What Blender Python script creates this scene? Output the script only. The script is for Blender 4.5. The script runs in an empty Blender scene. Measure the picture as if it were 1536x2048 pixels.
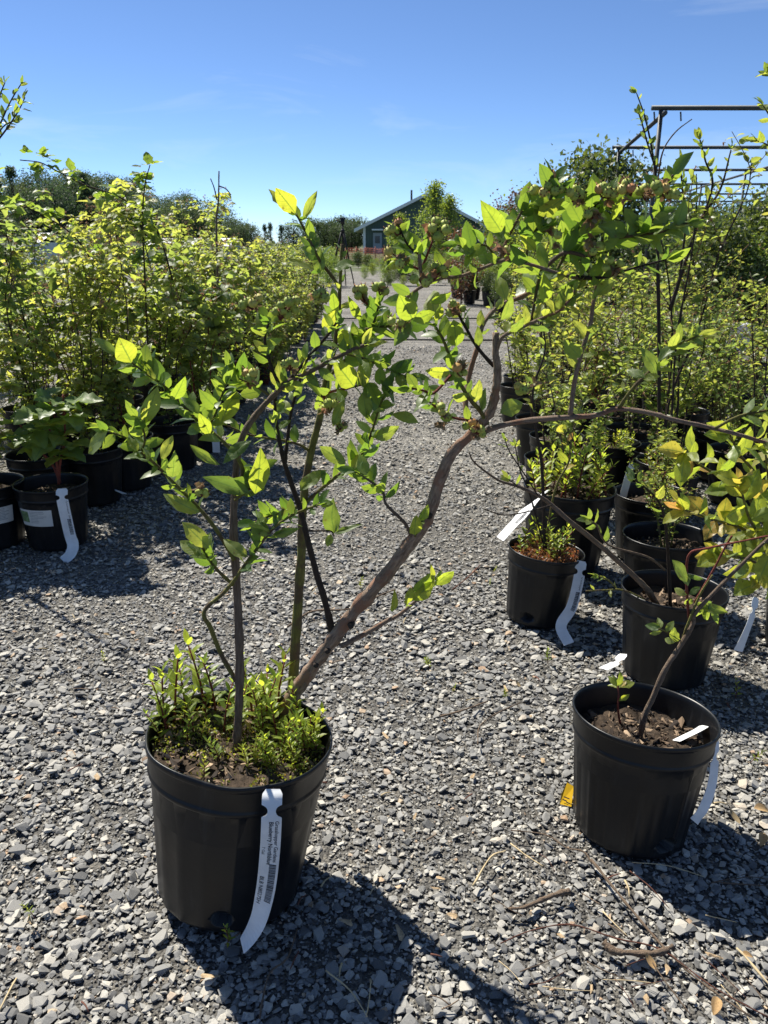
import bpy, bmesh, math, random
import numpy as np
from mathutils import Vector, Matrix

# ------------------------------------------------------------------ camera, sky, sun, exposure
scene = bpy.context.scene
COL = scene.collection
PITCH = math.radians(18.6); CAM_H = 1.2; FPX = 1600.0
CP, SP = math.cos(PITCH), math.sin(PITCH)
cam_data = bpy.data.cameras.new('camera')
cam_data.sensor_fit = 'VERTICAL'; cam_data.sensor_height = 24.0
cam_data.lens = 24.0 * FPX / 2048.0
cam_data.clip_start = 0.05; cam_data.clip_end = 3000
cam_data.dof.use_dof = True; cam_data.dof.focus_distance = 1.55; cam_data.dof.aperture_fstop = 11.0
cam = bpy.data.objects.new('camera', cam_data); COL.objects.link(cam)
cam.location = (0, 0, CAM_H); cam.rotation_euler = (math.pi / 2 - PITCH, 0, 0)
scene.camera = cam

SUN = Vector((-.15, .19, .315)).normalized()
world = bpy.data.worlds.new('World'); scene.world = world; world.use_nodes = True
wn = world.node_tree.nodes; wl = world.node_tree.links
sky = wn.new('ShaderNodeTexSky'); sky.sky_type = 'NISHITA'; sky.sun_disc = False
sky.sun_elevation = math.asin(SUN.z); sky.sun_rotation = math.atan2(SUN.x, SUN.y)
sky.altitude = 0; sky.air_density = .55; sky.dust_density = 0.05; sky.ozone_density = 7.2
# thin high cirrus, laid over the whole dome
tcw = wn.new('ShaderNodeTexCoord'); mpw = wn.new('ShaderNodeMapping'); mpw.inputs['Scale'].default_value = (2.2, 2.2, 9.0); mpw.inputs['Rotation'].default_value = (.25, .2, .4); wl.new(tcw.outputs['Generated'], mpw.inputs[0])
nz = wn.new('ShaderNodeTexNoise'); nz.inputs['Scale'].default_value = 1.5; nz.inputs['Detail'].default_value = 7; nz.inputs['Roughness'].default_value = .6; nz.inputs['Distortion'].default_value = .6; wl.new(mpw.outputs[0], nz.inputs['Vector'])
crw = wn.new('ShaderNodeValToRGB'); crw.color_ramp.elements[0].position = .52; crw.color_ramp.elements[0].color = (0, 0, 0, 1); crw.color_ramp.elements[1].position = .82; crw.color_ramp.elements[1].color = (.30, .30, .30, 1); wl.new(nz.outputs[0], crw.inputs[0])
mxw = wn.new('ShaderNodeMix'); mxw.data_type = 'RGBA'; wl.new(crw.outputs[0], mxw.inputs['Factor']); wl.new(sky.outputs[0], mxw.inputs['A']); mxw.inputs['B'].default_value = (6.5, 7.0, 7.4, 1)
wl.new(mxw.outputs['Result'], wn['Background'].inputs[0]); wn['Background'].inputs[1].default_value = 0.080
sd = bpy.data.lights.new('sun', 'SUN'); sd.energy = 4.6; sd.angle = math.radians(.53); sd.color = (1, .945, .84)
so = bpy.data.objects.new('sun', sd); COL.objects.link(so)
so.rotation_euler = SUN.to_track_quat('Z', 'Y').to_euler(); so.location = (-3, 3, 8)
vs = scene.view_settings; vs.view_transform = 'Standard'; vs.look = 'None'; vs.exposure = 0.95; vs.gamma = 1; vs.use_curve_mapping = False
cy = scene.cycles
cy.max_bounces = 8; cy.diffuse_bounces = 3; cy.glossy_bounces = 2; cy.transmission_bounces = 4; cy.transparent_max_bounces = 8
cy.sample_clamp_indirect = 4; cy.caustics_reflective = False; cy.caustics_refractive = False

R = np.random.default_rng(7)
def U(a, b): return float(R.uniform(a, b))

def at(px, py, Y):
    """a photo pixel carried out to the distance Y in front of the viewer"""
    x = (px - 768) / FPX; y = -(py - 1024) / FPX
    d = np.array([x, CP + y * SP, -SP + y * CP]); t = Y / d[1]
    return np.array([d[0] * t, Y, CAM_H + d[2] * t])
def gnd(px, py, z=0.0):
    x = (px - 768) / FPX; y = -(py - 1024) / FPX
    d = np.array([x, CP + y * SP, -SP + y * CP]); t = (z - CAM_H) / d[2]
    return np.array([d[0] * t, d[1] * t, z])
def zc(p): return p[1] * CP - (p[2] - CAM_H) * SP

# ------------------------------------------------------------------ mesh helpers
class Acc:
    def __init__(s): s.V = []; s.T = []; s.A = []; s.UV = []; s.n = 0; s.M = []
    def add(s, V, T, a=0.5, uv=None, mi=0):
        V = np.asarray(V, float).reshape(-1, 3); T = np.asarray(T, int).reshape(-1, 3)
        s.V.append(V); s.T.append(T + s.n); s.n += len(V)
        s.A.append(np.full(len(V), a) if np.isscalar(a) else np.asarray(a, float))
        s.UV.append(np.zeros((len(V), 2)) if uv is None else uv)
        s.M.append(np.full(len(T), mi, int))
    def mesh(s, name, mats, smooth=True, origin=(0, 0, 0)):
        V = np.concatenate(s.V) - np.asarray(origin); T = np.concatenate(s.T)
        return make_mesh(name, V, T, mats, smooth, np.concatenate(s.A), np.concatenate(s.UV), np.concatenate(s.M))

def make_mesh(name, V, T, mats, smooth=True, A=None, UV=None, M=None):
    me = bpy.data.meshes.new(name); n = len(T)
    me.vertices.add(len(V)); me.vertices.foreach_set('co', np.ascontiguousarray(V, dtype=np.float32).ravel())
    me.loops.add(3 * n); me.loops.foreach_set('vertex_index', np.ascontiguousarray(T, dtype=np.int32).ravel())
    me.polygons.add(n); me.polygons.foreach_set('loop_start', np.arange(0, 3 * n, 3, dtype=np.int32))
    me.polygons.foreach_set('use_smooth', np.full(n, smooth))
    if M is not None and M.max() > 0: me.polygons.foreach_set('material_index', M.astype(np.int32))
    me.update(calc_edges=True)
    if A is not None:
        at_ = me.attributes.new('tint', 'FLOAT', 'POINT'); at_.data.foreach_set('value', A.astype(np.float32))
    if UV is not None:
        u = me.uv_layers.new(name='UVMap'); u.data.foreach_set('uv', UV[T.ravel()].astype(np.float32).ravel())
    for m in (mats if isinstance(mats, (list, tuple)) else [mats]): me.materials.append(m)
    return me

def link(name, me, parent=None, loc=None, mat4=None):
    o = bpy.data.objects.new(name, me); COL.objects.link(o)
    if parent is not None: o.parent = parent
    if mat4 is not None: o.matrix_basis = mat4
    elif loc is not None: o.location = loc
    return o
def tag(o, label, cat, group=None):
    o['label'] = label; o['category'] = cat
    if group: o['group'] = group
    return o
def thing(name, label, cat, loc=(0, 0, 0), group=None, rot=(0, 0, 0)):
    o = bpy.data.objects.new(name, None); COL.objects.link(o); o.location = loc; o.rotation_euler = rot
    o.empty_display_size = .05
    return tag(o, label, cat, group)
KIDS = {}
def dup(root, loc, rz=0., sc=1., label=None, group=None, rot=None):
    if not KIDS:
        pass
    r = root.copy(); COL.objects.link(r); r.location = loc
    r.rotation_euler = rot if rot is not None else (0, 0, rz); r.scale = (sc, sc, sc)
    if label: r['label'] = label
    if group: r['group'] = group
    for ch in KIDS[root.name]:
        c = ch.copy(); COL.objects.link(c); c.parent = r
    return r
def register(root): KIDS[root.name] = list(root.children)

def catmull(P, k=5):
    P = np.asarray(P, float)
    if len(P) < 3: return np.array([P[0] + (P[-1] - P[0]) * t for t in np.linspace(0, 1, k + 1)])
    Q = np.vstack([2 * P[0] - P[1], P, 2 * P[-1] - P[-2]]); out = []
    for i in range(1, len(Q) - 2):
        p0, p1, p2, p3 = Q[i - 1:i + 3]
        for t in np.arange(k) / k:
            out.append(.5 * (2 * p1 + (p2 - p0) * t + (2 * p0 - 5 * p1 + 4 * p2 - p3) * t * t + (3 * p1 - p0 - 3 * p2 + p3) * t ** 3))
    out.append(P[-1]); return np.array(out)

def tube(P, r0, r1, sides=6, k=4, lump=0.0, smooth=True):
    """a tapered bent tube; returns V, T, uv"""
    C = catmull(P, k) if smooth else np.asarray(P, float)
    n = len(C); D = np.gradient(C, axis=0); D /= np.linalg.norm(D, axis=1)[:, None] + 1e-12
    ref = np.array([0, 0, 1.]) if abs(D[0][2]) < .9 else np.array([1., 0, 0])
    u = np.cross(D[0], ref); u /= np.linalg.norm(u)
    V = []; ang = np.arange(sides) * 2 * math.pi / sides
    s = np.linspace(0, 1, n); rad = r0 + (r1 - r0) * s
    if lump: rad = rad * (1 + lump * R.normal(size=n))
    uv = []
    for i in range(n):
        u = u - D[i] * np.dot(u, D[i]); u /= np.linalg.norm(u); v = np.cross(D[i], u)
        rj = rad[i] * (1 + .8 * lump * R.normal(size=sides)) if lump else np.full(sides, rad[i])
        V.append(C[i] + rj[:, None] * (np.cos(ang)[:, None] * u + np.sin(ang)[:, None] * v))
        uv.append(np.stack([ang / 6.283, np.full(sides, s[i])], 1))
    V = np.concatenate(V + [C[:1], C[-1:]]); uv = np.concatenate(uv + [np.array([[0, 0.], [0, 1.]])])
    T = []
    for i in range(n - 1):
        for j in range(sides):
            a = i * sides + j; b = i * sides + (j + 1) % sides; T += [(a, b, b + sides), (a, b + sides, a + sides)]
    e = n * sides
    for j in range(sides):
        T.append((e, (j + 1) % sides, j)); T.append((e + 1, (n - 1) * sides + j, (n - 1) * sides + (j + 1) % sides))
    return V, np.array(T), uv

def box(c, s, rz=0.):
    x, y, z = np.asarray(s) / 2
    V = np.array([(i * x, j * y, k * z) for k in (-1, 1) for j in (-1, 1) for i in (-1, 1)], float)
    ca, sa = math.cos(rz), math.sin(rz); V = V @ np.array([[ca, sa, 0], [-sa, ca, 0], [0, 0, 1]]) + np.asarray(c)
    T = [(0, 2, 3), (0, 3, 1), (4, 5, 7), (4, 7, 6), (0, 1, 5), (0, 5, 4), (2, 6, 7), (2, 7, 3), (0, 4, 6), (0, 6, 2), (1, 3, 7), (1, 7, 5)]
    return V, np.array(T)

def leaf_tpl(nu=1, nv=3, width=.5, fold=.2, curl=.25, peak=.45, serr=0., twist=0., blunt=.75):
    """a leaf of length 1 along +Y, face up +Z"""
    V = [(0, 0, 0)]; uv = [(.5, 0)]; cols = 2 * nu + 1; a = math.log(.5) / math.log(peak)
    rows = [i / nv for i in range(1, nv)]
    for ri, t in enumerate(rows):
        hw = width / 2 * math.sin(math.pi * t ** a) ** blunt
        if serr: hw *= 1 + serr * (1 if ri % 2 else -1)
        for j in range(cols):
            u = -1 + 2 * j / (cols - 1); x = u * hw
            z = fold * abs(x) - curl * (t - .1) ** 2 + twist * x * t
            V.append((x, t * (1 - .1 * abs(curl)), z)); uv.append((u * .5 + .5, t))
    V.append((0, 1 - .15 * abs(curl), -curl * .85)); uv.append((.5, 1))
    T = []
    for j in range(cols - 1): T.append((0, 2 + j, 1 + j))
    for r in range(len(rows) - 1):
        for j in range(cols - 1):
            p = 1 + r * cols + j; T += [(p, p + 1, p + 1 + cols), (p, p + 1 + cols, p + cols)]
    l = 1 + (len(rows) - 1) * cols; e = len(V) - 1
    for j in range(cols - 1): T.append((l + j, l + j + 1, e))
    return np.array(V, float), np.array(T), np.array(uv, float)

def frame(d, n):
    """rotation whose +Y runs along d and +Z leans to n (columns)"""
    y = np.asarray(d, float); y = y / (np.linalg.norm(y) + 1e-9); z = np.asarray(n, float); z = z - y * np.dot(y, z)
    if np.linalg.norm(z) < 1e-4: z = np.cross(y, [1., .3, .2])
    z = z / np.linalg.norm(z); x = np.cross(y, z)
    return np.stack([x, y, z], 1)
def m4(pos, rot, s):
    M = Matrix.Identity(4); sx, sy, sz = s if hasattr(s, '__len__') else (s, s, s)
    for i in range(3):
        M[i][0] = rot[i][0] * sx; M[i][1] = rot[i][1] * sy; M[i][2] = rot[i][2] * sz; M[i][3] = pos[i]
    return M
def unit(v): v = np.asarray(v, float); return v / (np.linalg.norm(v) + 1e-9)
def rnd3(s=1.): return R.normal(size=3) * s

# ------------------------------------------------------------------ materials
def new_mat(name):
    m = bpy.data.materials.new(name); m.use_nodes = True; nt = m.node_tree
    return m, nt.nodes, nt.links, nt.nodes['Principled BSDF']
def ramp(nodes, stops, interp='LINEAR'):
    r = nodes.new('ShaderNodeValToRGB'); cr = r.color_ramp; cr.interpolation = interp
    while len(cr.elements) < len(stops): cr.elements.new(.5)
    for e, (p, c) in zip(cr.elements, stops): e.position = p; e.color = (*c, 1)
    return r
def noise(nodes, links, scale, detail=4, rough=.55, coord=None, vec=None):
    t = nodes.new('ShaderNodeTexNoise'); t.inputs['Scale'].default_value = scale; t.inputs['Detail'].default_value = detail
    t.inputs['Roughness'].default_value = rough
    if vec is None:
        tc = nodes.new('ShaderNodeTexCoord'); vec = tc.outputs[coord or 'Object']
    links.new(vec, t.inputs['Vector']); return t
def mix(nodes, links, fac, a, b, mode='MIX'):
    m = nodes.new('ShaderNodeMix'); m.data_type = 'RGBA'; m.blend_type = mode
    for sock, v in ((m.inputs['Factor'], fac), (m.inputs['A'], a), (m.inputs['B'], b)):
        if hasattr(v, 'is_output'): links.new(v, sock)
        elif isinstance(v, (int, float)): sock.default_value = v
        else: sock.default_value = (*v, 1)
    return m.outputs['Result']
def bump(nodes, links, h, strength, dist=.01):
    b = nodes.new('ShaderNodeBump'); b.inputs['Strength'].default_value = strength; b.inputs['Distance'].default_value = dist
    links.new(h, b.inputs['Height']); return b.outputs[0]

def plain(name, col, rough=.6, var=.25, scale=30, bumps=0., spec=.4, metal=0., bscale=None):
    m, N, L, B = new_mat(name)
    t = noise(N, L, scale); lo = [c * (1 - var) for c in col]; hi = [min(1, c * (1 + var)) for c in col]
    r = ramp(N, [(.3, lo), (.7, hi)]); L.new(t.outputs[0], r.inputs[0]); L.new(r.outputs[0], B.inputs['Base Color'])
    B.inputs['Roughness'].default_value = rough; B.inputs['Specular IOR Level'].default_value = spec; B.inputs['Metallic'].default_value = metal
    if bumps:
        t2 = noise(N, L, bscale or scale * 3, 6); L.new(bump(N, L, t2.outputs[0], bumps, .004), B.inputs['Normal'])
    return m

def leaf_mat(name, front, through, rnd='tint', veins=False, mixf=.5, rough=.42, spec=.45, under=.45):
    """thin leaf: reflects its own green, passes yellow-green light; front / through are ramps over a per-leaf value"""
    m, N, L, B = new_mat(name)
    if rnd == 'object':
        s = N.new('ShaderNodeObjectInfo').outputs['Random']
    else:
        a = N.new('ShaderNodeAttribute'); a.attribute_name = 'tint'; s = a.outputs['Fac']
    rf = ramp(N, front); rt = ramp(N, through); L.new(s, rf.inputs[0]); L.new(s, rt.inputs[0])
    cf, ct = rf.outputs[0], rt.outputs[0]
    if rnd != 'object':                     # every plant a little different in vigour
        oi = N.new('ShaderNodeObjectInfo'); rp = ramp(N, [(0, (.74, .84, .95)), (.5, (1., 1., 1.)), (1, (1.22, 1.12, 1.0))]); L.new(oi.outputs['Random'], rp.inputs[0])
        cf = mix(N, L, 1., cf, rp.outputs[0], 'MULTIPLY'); ct = mix(N, L, 1., ct, rp.outputs[0], 'MULTIPLY')
    n = noise(N, L, 2.5 if veins else 14, 3, coord='Object')
    mr = N.new('ShaderNodeMapRange'); mr.inputs[1].default_value = .3; mr.inputs[2].default_value = .7; mr.inputs[3].default_value = .78; mr.inputs[4].default_value = 1.18
    L.new(n.outputs[0], mr.inputs[0]); cb = N.new('ShaderNodeCombineColor')
    for i in range(3): L.new(mr.outputs[0], cb.inputs[i])
    cf = mix(N, L, 1., cf, cb.outputs[0], 'MULTIPLY'); ct = mix(N, L, 1., ct, cb.outputs[0], 'MULTIPLY')
    tr = N.new('ShaderNodeBsdfTranslucent'); ge = N.new('ShaderNodeNewGeometry'); bk = N.new('ShaderNodeMath'); bk.operation = 'MULTIPLY'; bk.inputs[1].default_value = under
    L.new(ge.outputs['Backfacing'], bk.inputs[0]); cf = mix(N, L, bk.outputs[0], cf, (.20, .27, .15))
    if veins:
        uv = N.new('ShaderNodeUVMap'); sx = N.new('ShaderNodeSeparateXYZ'); L.new(uv.outputs[0], sx.inputs[0])
        def M(op, a, b=None):
            q = N.new('ShaderNodeMath'); q.operation = op
            for i, v in enumerate((a, b)):
                if v is None: continue
                if hasattr(v, 'is_output'): L.new(v, q.inputs[i])
                else: q.inputs[i].default_value = v
            return q.outputs[0]
        au = M('ABSOLUTE', M('SUBTRACT', sx.outputs[0], .5))
        mid = M('LESS_THAN', au, .035)
        lat = M('LESS_THAN', M('FRACT', M('MULTIPLY', M('SUBTRACT', sx.outputs[1], M('MULTIPLY', au, .42)), 6.5)), .10)
        v = M('MINIMUM', M('ADD', M('MULTIPLY', mid, .8), M('MULTIPLY', lat, .4)), 1.)
        cf = mix(N, L, v, cf, (.22, .30, .10)); ct = mix(N, L, M('MULTIPLY', v, .8), ct, (.13, .24, .03))
        sp = noise(N, L, 6.5, 2, .5); rs = ramp(N, [(.66, (0, 0, 0)), (.71, (.7, .7, .7))]); L.new(sp.outputs[0], rs.inputs[0]); cf = mix(N, L, rs.outputs[0], cf, (.13, .085, .03)); ct = mix(N, L, rs.outputs[0], ct, (.22, .15, .03))   # leaf spot
        nb = bump(N, L, M('SUBTRACT', 1., v), .35, .002); L.new(nb, B.inputs['Normal']); L.new(nb, tr.inputs['Normal'])
    L.new(cf, B.inputs['Base Color']); L.new(ct, tr.inputs['Color'])
    B.inputs['Roughness'].default_value = rough; B.inputs['Specular IOR Level'].default_value = spec
    ms = N.new('ShaderNodeMixShader'); ms.inputs[0].default_value = mixf
    L.new(B.outputs[0], ms.inputs[1]); L.new(tr.outputs[0], ms.inputs[2]); L.new(ms.outputs[0], N['Material Output'].inputs[0])
    return m

def bark_mat(name, lo, hi, scale=60, patch=None):
    m, N, L, B = new_mat(name)
    tc = N.new('ShaderNodeTexCoord'); mp = N.new('ShaderNodeMapping'); mp.inputs['Scale'].default_value = (7, 22, 1)   # grain runs along the wood
    L.new(tc.outputs['UV'], mp.inputs[0])
    t = noise(N, L, 1.6, 8, .72, vec=mp.outputs[0]); r = ramp(N, [(.32, lo), (.68, hi)]); L.new(t.outputs[0], r.inputs[0]); c = r.outputs[0]
    if patch:
        t3 = noise(N, L, 26, 3); r3 = ramp(N, [(.48, (0, 0, 0)), (.58, (1, 1, 1))]); L.new(t3.outputs[0], r3.inputs[0]); c = mix(N, L, r3.outputs[0], c, patch)
    L.new(c, B.inputs['Base Color']); B.inputs['Roughness'].default_value = .75; B.inputs['Specular IOR Level'].default_value = .25
    t2 = noise(N, L, scale * 3, 5, .7); hh = mix(N, L, .35, t.outputs[0], t2.outputs[0]); L.new(bump(N, L, hh, 1., .006), B.inputs['Normal'])
    return m

M = {}
M['bark_tan'] = bark_mat('bark_tan', (.085, .052, .036), (.42, .31, .23), 40, (.26, .145, .095))
M['bark_grey'] = bark_mat('bark_grey', (.065, .043, .030), (.24, .175, .125), 70)
M['bark_green'] = bark_mat('bark_green', (.10, .10, .025), (.24, .22, .06), 60, (.12, .085, .045))
M['bark_red'] = bark_mat('bark_red', (.14, .03, .025), (.27, .075, .05), 70)
M['bark_dark'] = bark_mat('bark_dark', (.02, .014, .010), (.07, .05, .036), 60)
G = lambda *a: list(a)
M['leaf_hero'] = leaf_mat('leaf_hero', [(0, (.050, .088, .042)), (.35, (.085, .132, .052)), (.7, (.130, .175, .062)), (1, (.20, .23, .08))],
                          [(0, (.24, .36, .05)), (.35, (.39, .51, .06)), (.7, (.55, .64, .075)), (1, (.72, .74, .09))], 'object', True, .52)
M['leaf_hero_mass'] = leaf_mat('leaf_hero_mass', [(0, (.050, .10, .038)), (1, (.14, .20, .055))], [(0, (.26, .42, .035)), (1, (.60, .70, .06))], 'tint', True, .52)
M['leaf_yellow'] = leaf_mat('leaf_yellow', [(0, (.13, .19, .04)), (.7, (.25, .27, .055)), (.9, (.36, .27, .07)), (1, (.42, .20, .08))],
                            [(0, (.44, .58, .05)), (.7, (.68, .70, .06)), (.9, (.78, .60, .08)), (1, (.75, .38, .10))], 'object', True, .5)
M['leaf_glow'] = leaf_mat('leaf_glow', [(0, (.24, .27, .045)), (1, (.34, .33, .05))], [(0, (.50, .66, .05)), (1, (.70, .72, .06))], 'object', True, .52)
M['leaf_blue'] = leaf_mat('leaf_blue', [(0, (.065, .115, .03)), (.6, (.135, .18, .045)), (.88, (.24, .23, .06)), (1, (.32, .15, .07))],
                          [(0, (.30, .42, .06)), (.6, (.50, .58, .09)), (.88, (.66, .62, .11)), (1, (.62, .34, .12))], 'tint', False, .5)
M['leaf_rasp'] = leaf_mat('leaf_rasp', [(0, (.075, .11, .048)), (.45, (.155, .20, .085)), (.75, (.27, .30, .14)), (1, (.40, .32, .20))],
                          [(0, (.34, .44, .06)), (.45, (.56, .64, .10)), (.75, (.74, .74, .14)), (1, (.76, .62, .20))], 'tint', False, .56, .5)
M['leaf_rasp_obj'] = leaf_mat('leaf_rasp_obj', [(0, (.07, .13, .04)), (1, (.17, .25, .08))], [(0, (.30, .48, .04)), (1, (.6, .70, .07))], 'object', True, .45)
M['leaf_weed'] = leaf_mat('leaf_weed', [(0, (.14, .05, .03)), (.15, (.15, .19, .04)), (1, (.30, .38, .06))], [(0, (.40, .15, .06)), (.15, (.42, .48, .05)), (1, (.74, .86, .07))], 'tint', False, .52)
M['leaf_far'] = leaf_mat('leaf_far', [(0, (.030, .052, .030)), (1, (.070, .100, .052))], [(0, (.07, .12, .035)), (1, (.17, .23, .07))], 'tint', False, .3, .6, .2)  # distance haze put into the colour: a lighter, greyer green
M['leaf_bright'] = leaf_mat('leaf_bright', [(0, (.05, .10, .022)), (1, (.13, .19, .04))], [(0, (.2, .35, .03)), (1, (.46, .55, .05))], 'tint', False, .42)
M['leaf_dark'] = leaf_mat('leaf_dark', [(0, (.022, .045, .016)), (1, (.06, .085, .028))], [(0, (.07, .14, .02)), (1, (.22, .28, .04))], 'tint', False, .35)
M['leaf_red'] = leaf_mat('leaf_red', [(0, (.05, .012, .016)), (1, (.12, .05, .04))], [(0, (.12, .02, .02)), (1, (.30, .14, .05))], 'tint', False, .35)
M['moss'] = leaf_mat('moss', [(0, (.09, .10, .02)), (.7, (.16, .19, .03)), (1, (.22, .10, .03))], [(0, (.3, .35, .03)), (.7, (.5, .55, .05)), (1, (.5, .2, .05))], 'tint', False, .4)
M['moss_red'] = leaf_mat('moss_red', [(0, (.09, .03, .022)), (1, (.20, .09, .05))], [(0, (.25, .07, .03)), (1, (.42, .22, .08))], 'tint', False, .4)
M['husk'] = leaf_mat('husk', [(0, (.16, .10, .05)), (.6, (.30, .16, .09)), (1, (.38, .22, .15))], [(0, (.3, .2, .08)), (1, (.5, .25, .15))], 'tint', False, .3, .7, .2)
M['dry'] = leaf_mat('dry', [(0, (.26, .17, .08)), (1, (.46, .33, .18))], [(0, (.4, .25, .08)), (1, (.5, .35, .15))], 'tint', False, .2, .8, .2)

def pot_material():
    m, N, L, B = new_mat('black_plastic')
    t = noise(N, L, 9, 6, .65); r = ramp(N, [(.35, (.0038, .0046, .0062)), (.75, (.0072, .0082, .0100))]); L.new(t.outputs[0], r.inputs[0])
    t1 = noise(N, L, 160, 3, .8); r1 = ramp(N, [(.66, (0, 0, 0)), (.74, (1, 1, 1))]); L.new(t1.outputs[0], r1.inputs[0])
    tc = N.new('ShaderNodeTexCoord'); sx = N.new('ShaderNodeSeparateXYZ'); L.new(tc.outputs['Object'], sx.inputs[0])
    mr = N.new('ShaderNodeMapRange'); mr.inputs[1].default_value = .10; mr.inputs[2].default_value = 0.; mr.inputs[3].default_value = 0.; mr.inputs[4].default_value = .5
    L.new(sx.outputs[2], mr.inputs[0])
    mm = N.new('ShaderNodeMath'); mm.operation = 'MULTIPLY'; L.new(mr.outputs[0], mm.inputs[0]); L.new(t.outputs[0], mm.inputs[1])
    c = mix(N, L, mm.outputs[0], r.outputs[0], (.030, .030, .029)); c = mix(N, L, r1.outputs[0], c, (.020, .020, .020))
    mp = N.new('ShaderNodeMapping'); mp.inputs['Scale'].default_value = (55, 55, 4); L.new(tc.outputs['Object'], mp.inputs[0]); ts = noise(N, L, 1., 4, .6, vec=mp.outputs[0]); rs = ramp(N, [(.58, (0, 0, 0)), (.80, (.8, .8, .8))]); L.new(ts.outputs[0], rs.inputs[0]); c = mix(N, L, rs.outputs[0], c, (.022, .024, .027))   # faded scuffs
    L.new(c, B.inputs['Base Color'])
    rr = ramp(N, [(.3, (.30,) * 3), (.7, (.46,) * 3)]); L.new(t.outputs[0], rr.inputs[0]); L.new(rr.outputs[0], B.inputs['Roughness'])
    B.inputs['Specular IOR Level'].default_value = .34
    t2 = noise(N, L, 45, 4); L.new(bump(N, L, t2.outputs[0], .12, .004), B.inputs['Normal'])
    return m
M['pot'] = pot_material()
M['soil'] = plain('soil', (.045, .032, .022), .9, .7, 60, 1., .2)
M['hole'] = plain('hole', (.004, .004, .004), .9)
M['tag'] = plain('tag', (.70, .71, .71), .45, .10, 26)
M['ink'] = plain('ink', (.03, .03, .035), .6, .1)
M['ink_pale'] = plain('ink_pale', (.30, .31, .32), .6, .1)
M['sticker'] = plain('sticker', (.60, .60, .57), .55, .08, 20)
M['sticker_photo'] = plain('sticker_photo', (.14, .22, .10), .5, .7, 90)
M['wire'] = plain('wire', (.25, .24, .22), .5, .2, 40, metal=.3)
M['wood_chip'] = plain('wood_chip', (.40, .29, .17), .85, .4, 60, .6)
M['stick'] = bark_mat('stick', (.10, .07, .05), (.26, .19, .13), 60)
M['stick_red'] = bark_mat('stick_red', (.09, .035, .025), (.20, .09, .06), 60)
M['straw'] = plain('straw', (.48, .38, .22), .8, .2)
M['metal'] = plain('galvanised', (.055, .062, .062), .55, .25, 3, metal=.2)
M['orange'] = plain('orange_net', (.42, .12, .06), .7, .25)
M['yellow'] = plain('yellow_card', (.82, .50, .02), .5, .12, 40)
M['black_matte'] = plain('black_matte', (.012, .012, .013), .6)
M['white'] = plain('white_trim', (.72, .73, .74), .5, .05)
M['bucket'] = plain('bucket', (.55, .57, .58), .5, .1)

# ------------------------------------------------------------------ ground and gravel
def gravel_ground():
    m, N, L, B = new_mat('gravel_ground')
    tc = N.new('ShaderNodeTexCoord'); vec = tc.outputs['Object']
    v1 = N.new('ShaderNodeTexVoronoi'); v1.inputs['Scale'].default_value = 75; L.new(vec, v1.inputs['Vector'])
    v2 = N.new('ShaderNodeTexVoronoi'); v2.inputs['Scale'].default_value = 170; L.new(vec, v2.inputs['Vector'])
    STOPS = [(0, (.06, .058, .055)), (.35, (.14, .138, .13)), (.65, (.25, .245, .23)), (.86, (.37, .355, .32)), (1, (.52, .48, .40))]
    c1 = ramp(N, STOPS); c2 = ramp(N, STOPS)
    s1 = N.new('ShaderNodeSeparateColor'); L.new(v1.outputs['Color'], s1.inputs[0]); L.new(s1.outputs[0], c1.inputs[0])
    s2 = N.new('ShaderNodeSeparateColor'); L.new(v2.outputs['Color'], s2.inputs[0]); L.new(s2.outputs[1], c2.inputs[0])
    c = mix(N, L, .5, c1.outputs[0], c2.outputs[0])
    big = noise(N, L, 1.3, 5, .6); rb = ramp(N, [(.35, (.62, .60, .58)), (.65, (1.05, 1.04, 1.02))]); L.new(big.outputs[0], rb.inputs[0])
    c = mix(N, L, 1., c, rb.outputs[0], 'MULTIPLY')
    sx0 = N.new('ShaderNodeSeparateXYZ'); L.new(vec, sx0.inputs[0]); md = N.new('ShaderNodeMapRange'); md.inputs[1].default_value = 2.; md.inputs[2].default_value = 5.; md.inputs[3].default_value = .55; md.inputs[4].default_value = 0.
    L.new(sx0.outputs[1], md.inputs[0]); c = mix(N, L, md.outputs[0], c, (.055, .052, .047))   # nearer ground painted darker for the shaded gaps between chippings
    # weeds and grass beyond the near yard
    sx = N.new('ShaderNodeSeparateXYZ'); L.new(vec, sx.inputs[0])
    mr = N.new('ShaderNodeMapRange'); mr.inputs[1].default_value = 17; mr.inputs[2].default_value = 60; mr.inputs[3].default_value = -.25; mr.inputs[4].default_value = .35
    L.new(sx.outputs[1], mr.inputs[0])
    gn = noise(N, L, .55, 6, .65); ad = N.new('ShaderNodeMath'); L.new(gn.outputs[0], ad.inputs[0]); L.new(mr.outputs[0], ad.inputs[1])
    rg = ramp(N, [(.50, (0, 0, 0)), (.62, (1, 1, 1))]); L.new(ad.outputs[0], rg.inputs[0])
    c = mix(N, L, rg.outputs[0], c, (.075, .095, .035))
    L.new(c, B.inputs['Base Color']); B.inputs['Roughness'].default_value = .85; B.inputs['Specular IOR Level'].default_value = .25
    h = mix(N, L, .4, v1.outputs['Distance'], v2.outputs['Distance'])
    b = N.new('ShaderNodeBump'); b.invert = True; b.inputs['Strength'].default_value = 1.; b.inputs['Distance'].default_value = .012
    L.new(h, b.inputs['Height']); L.new(b.outputs[0], B.inputs['Normal'])
    return m
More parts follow.
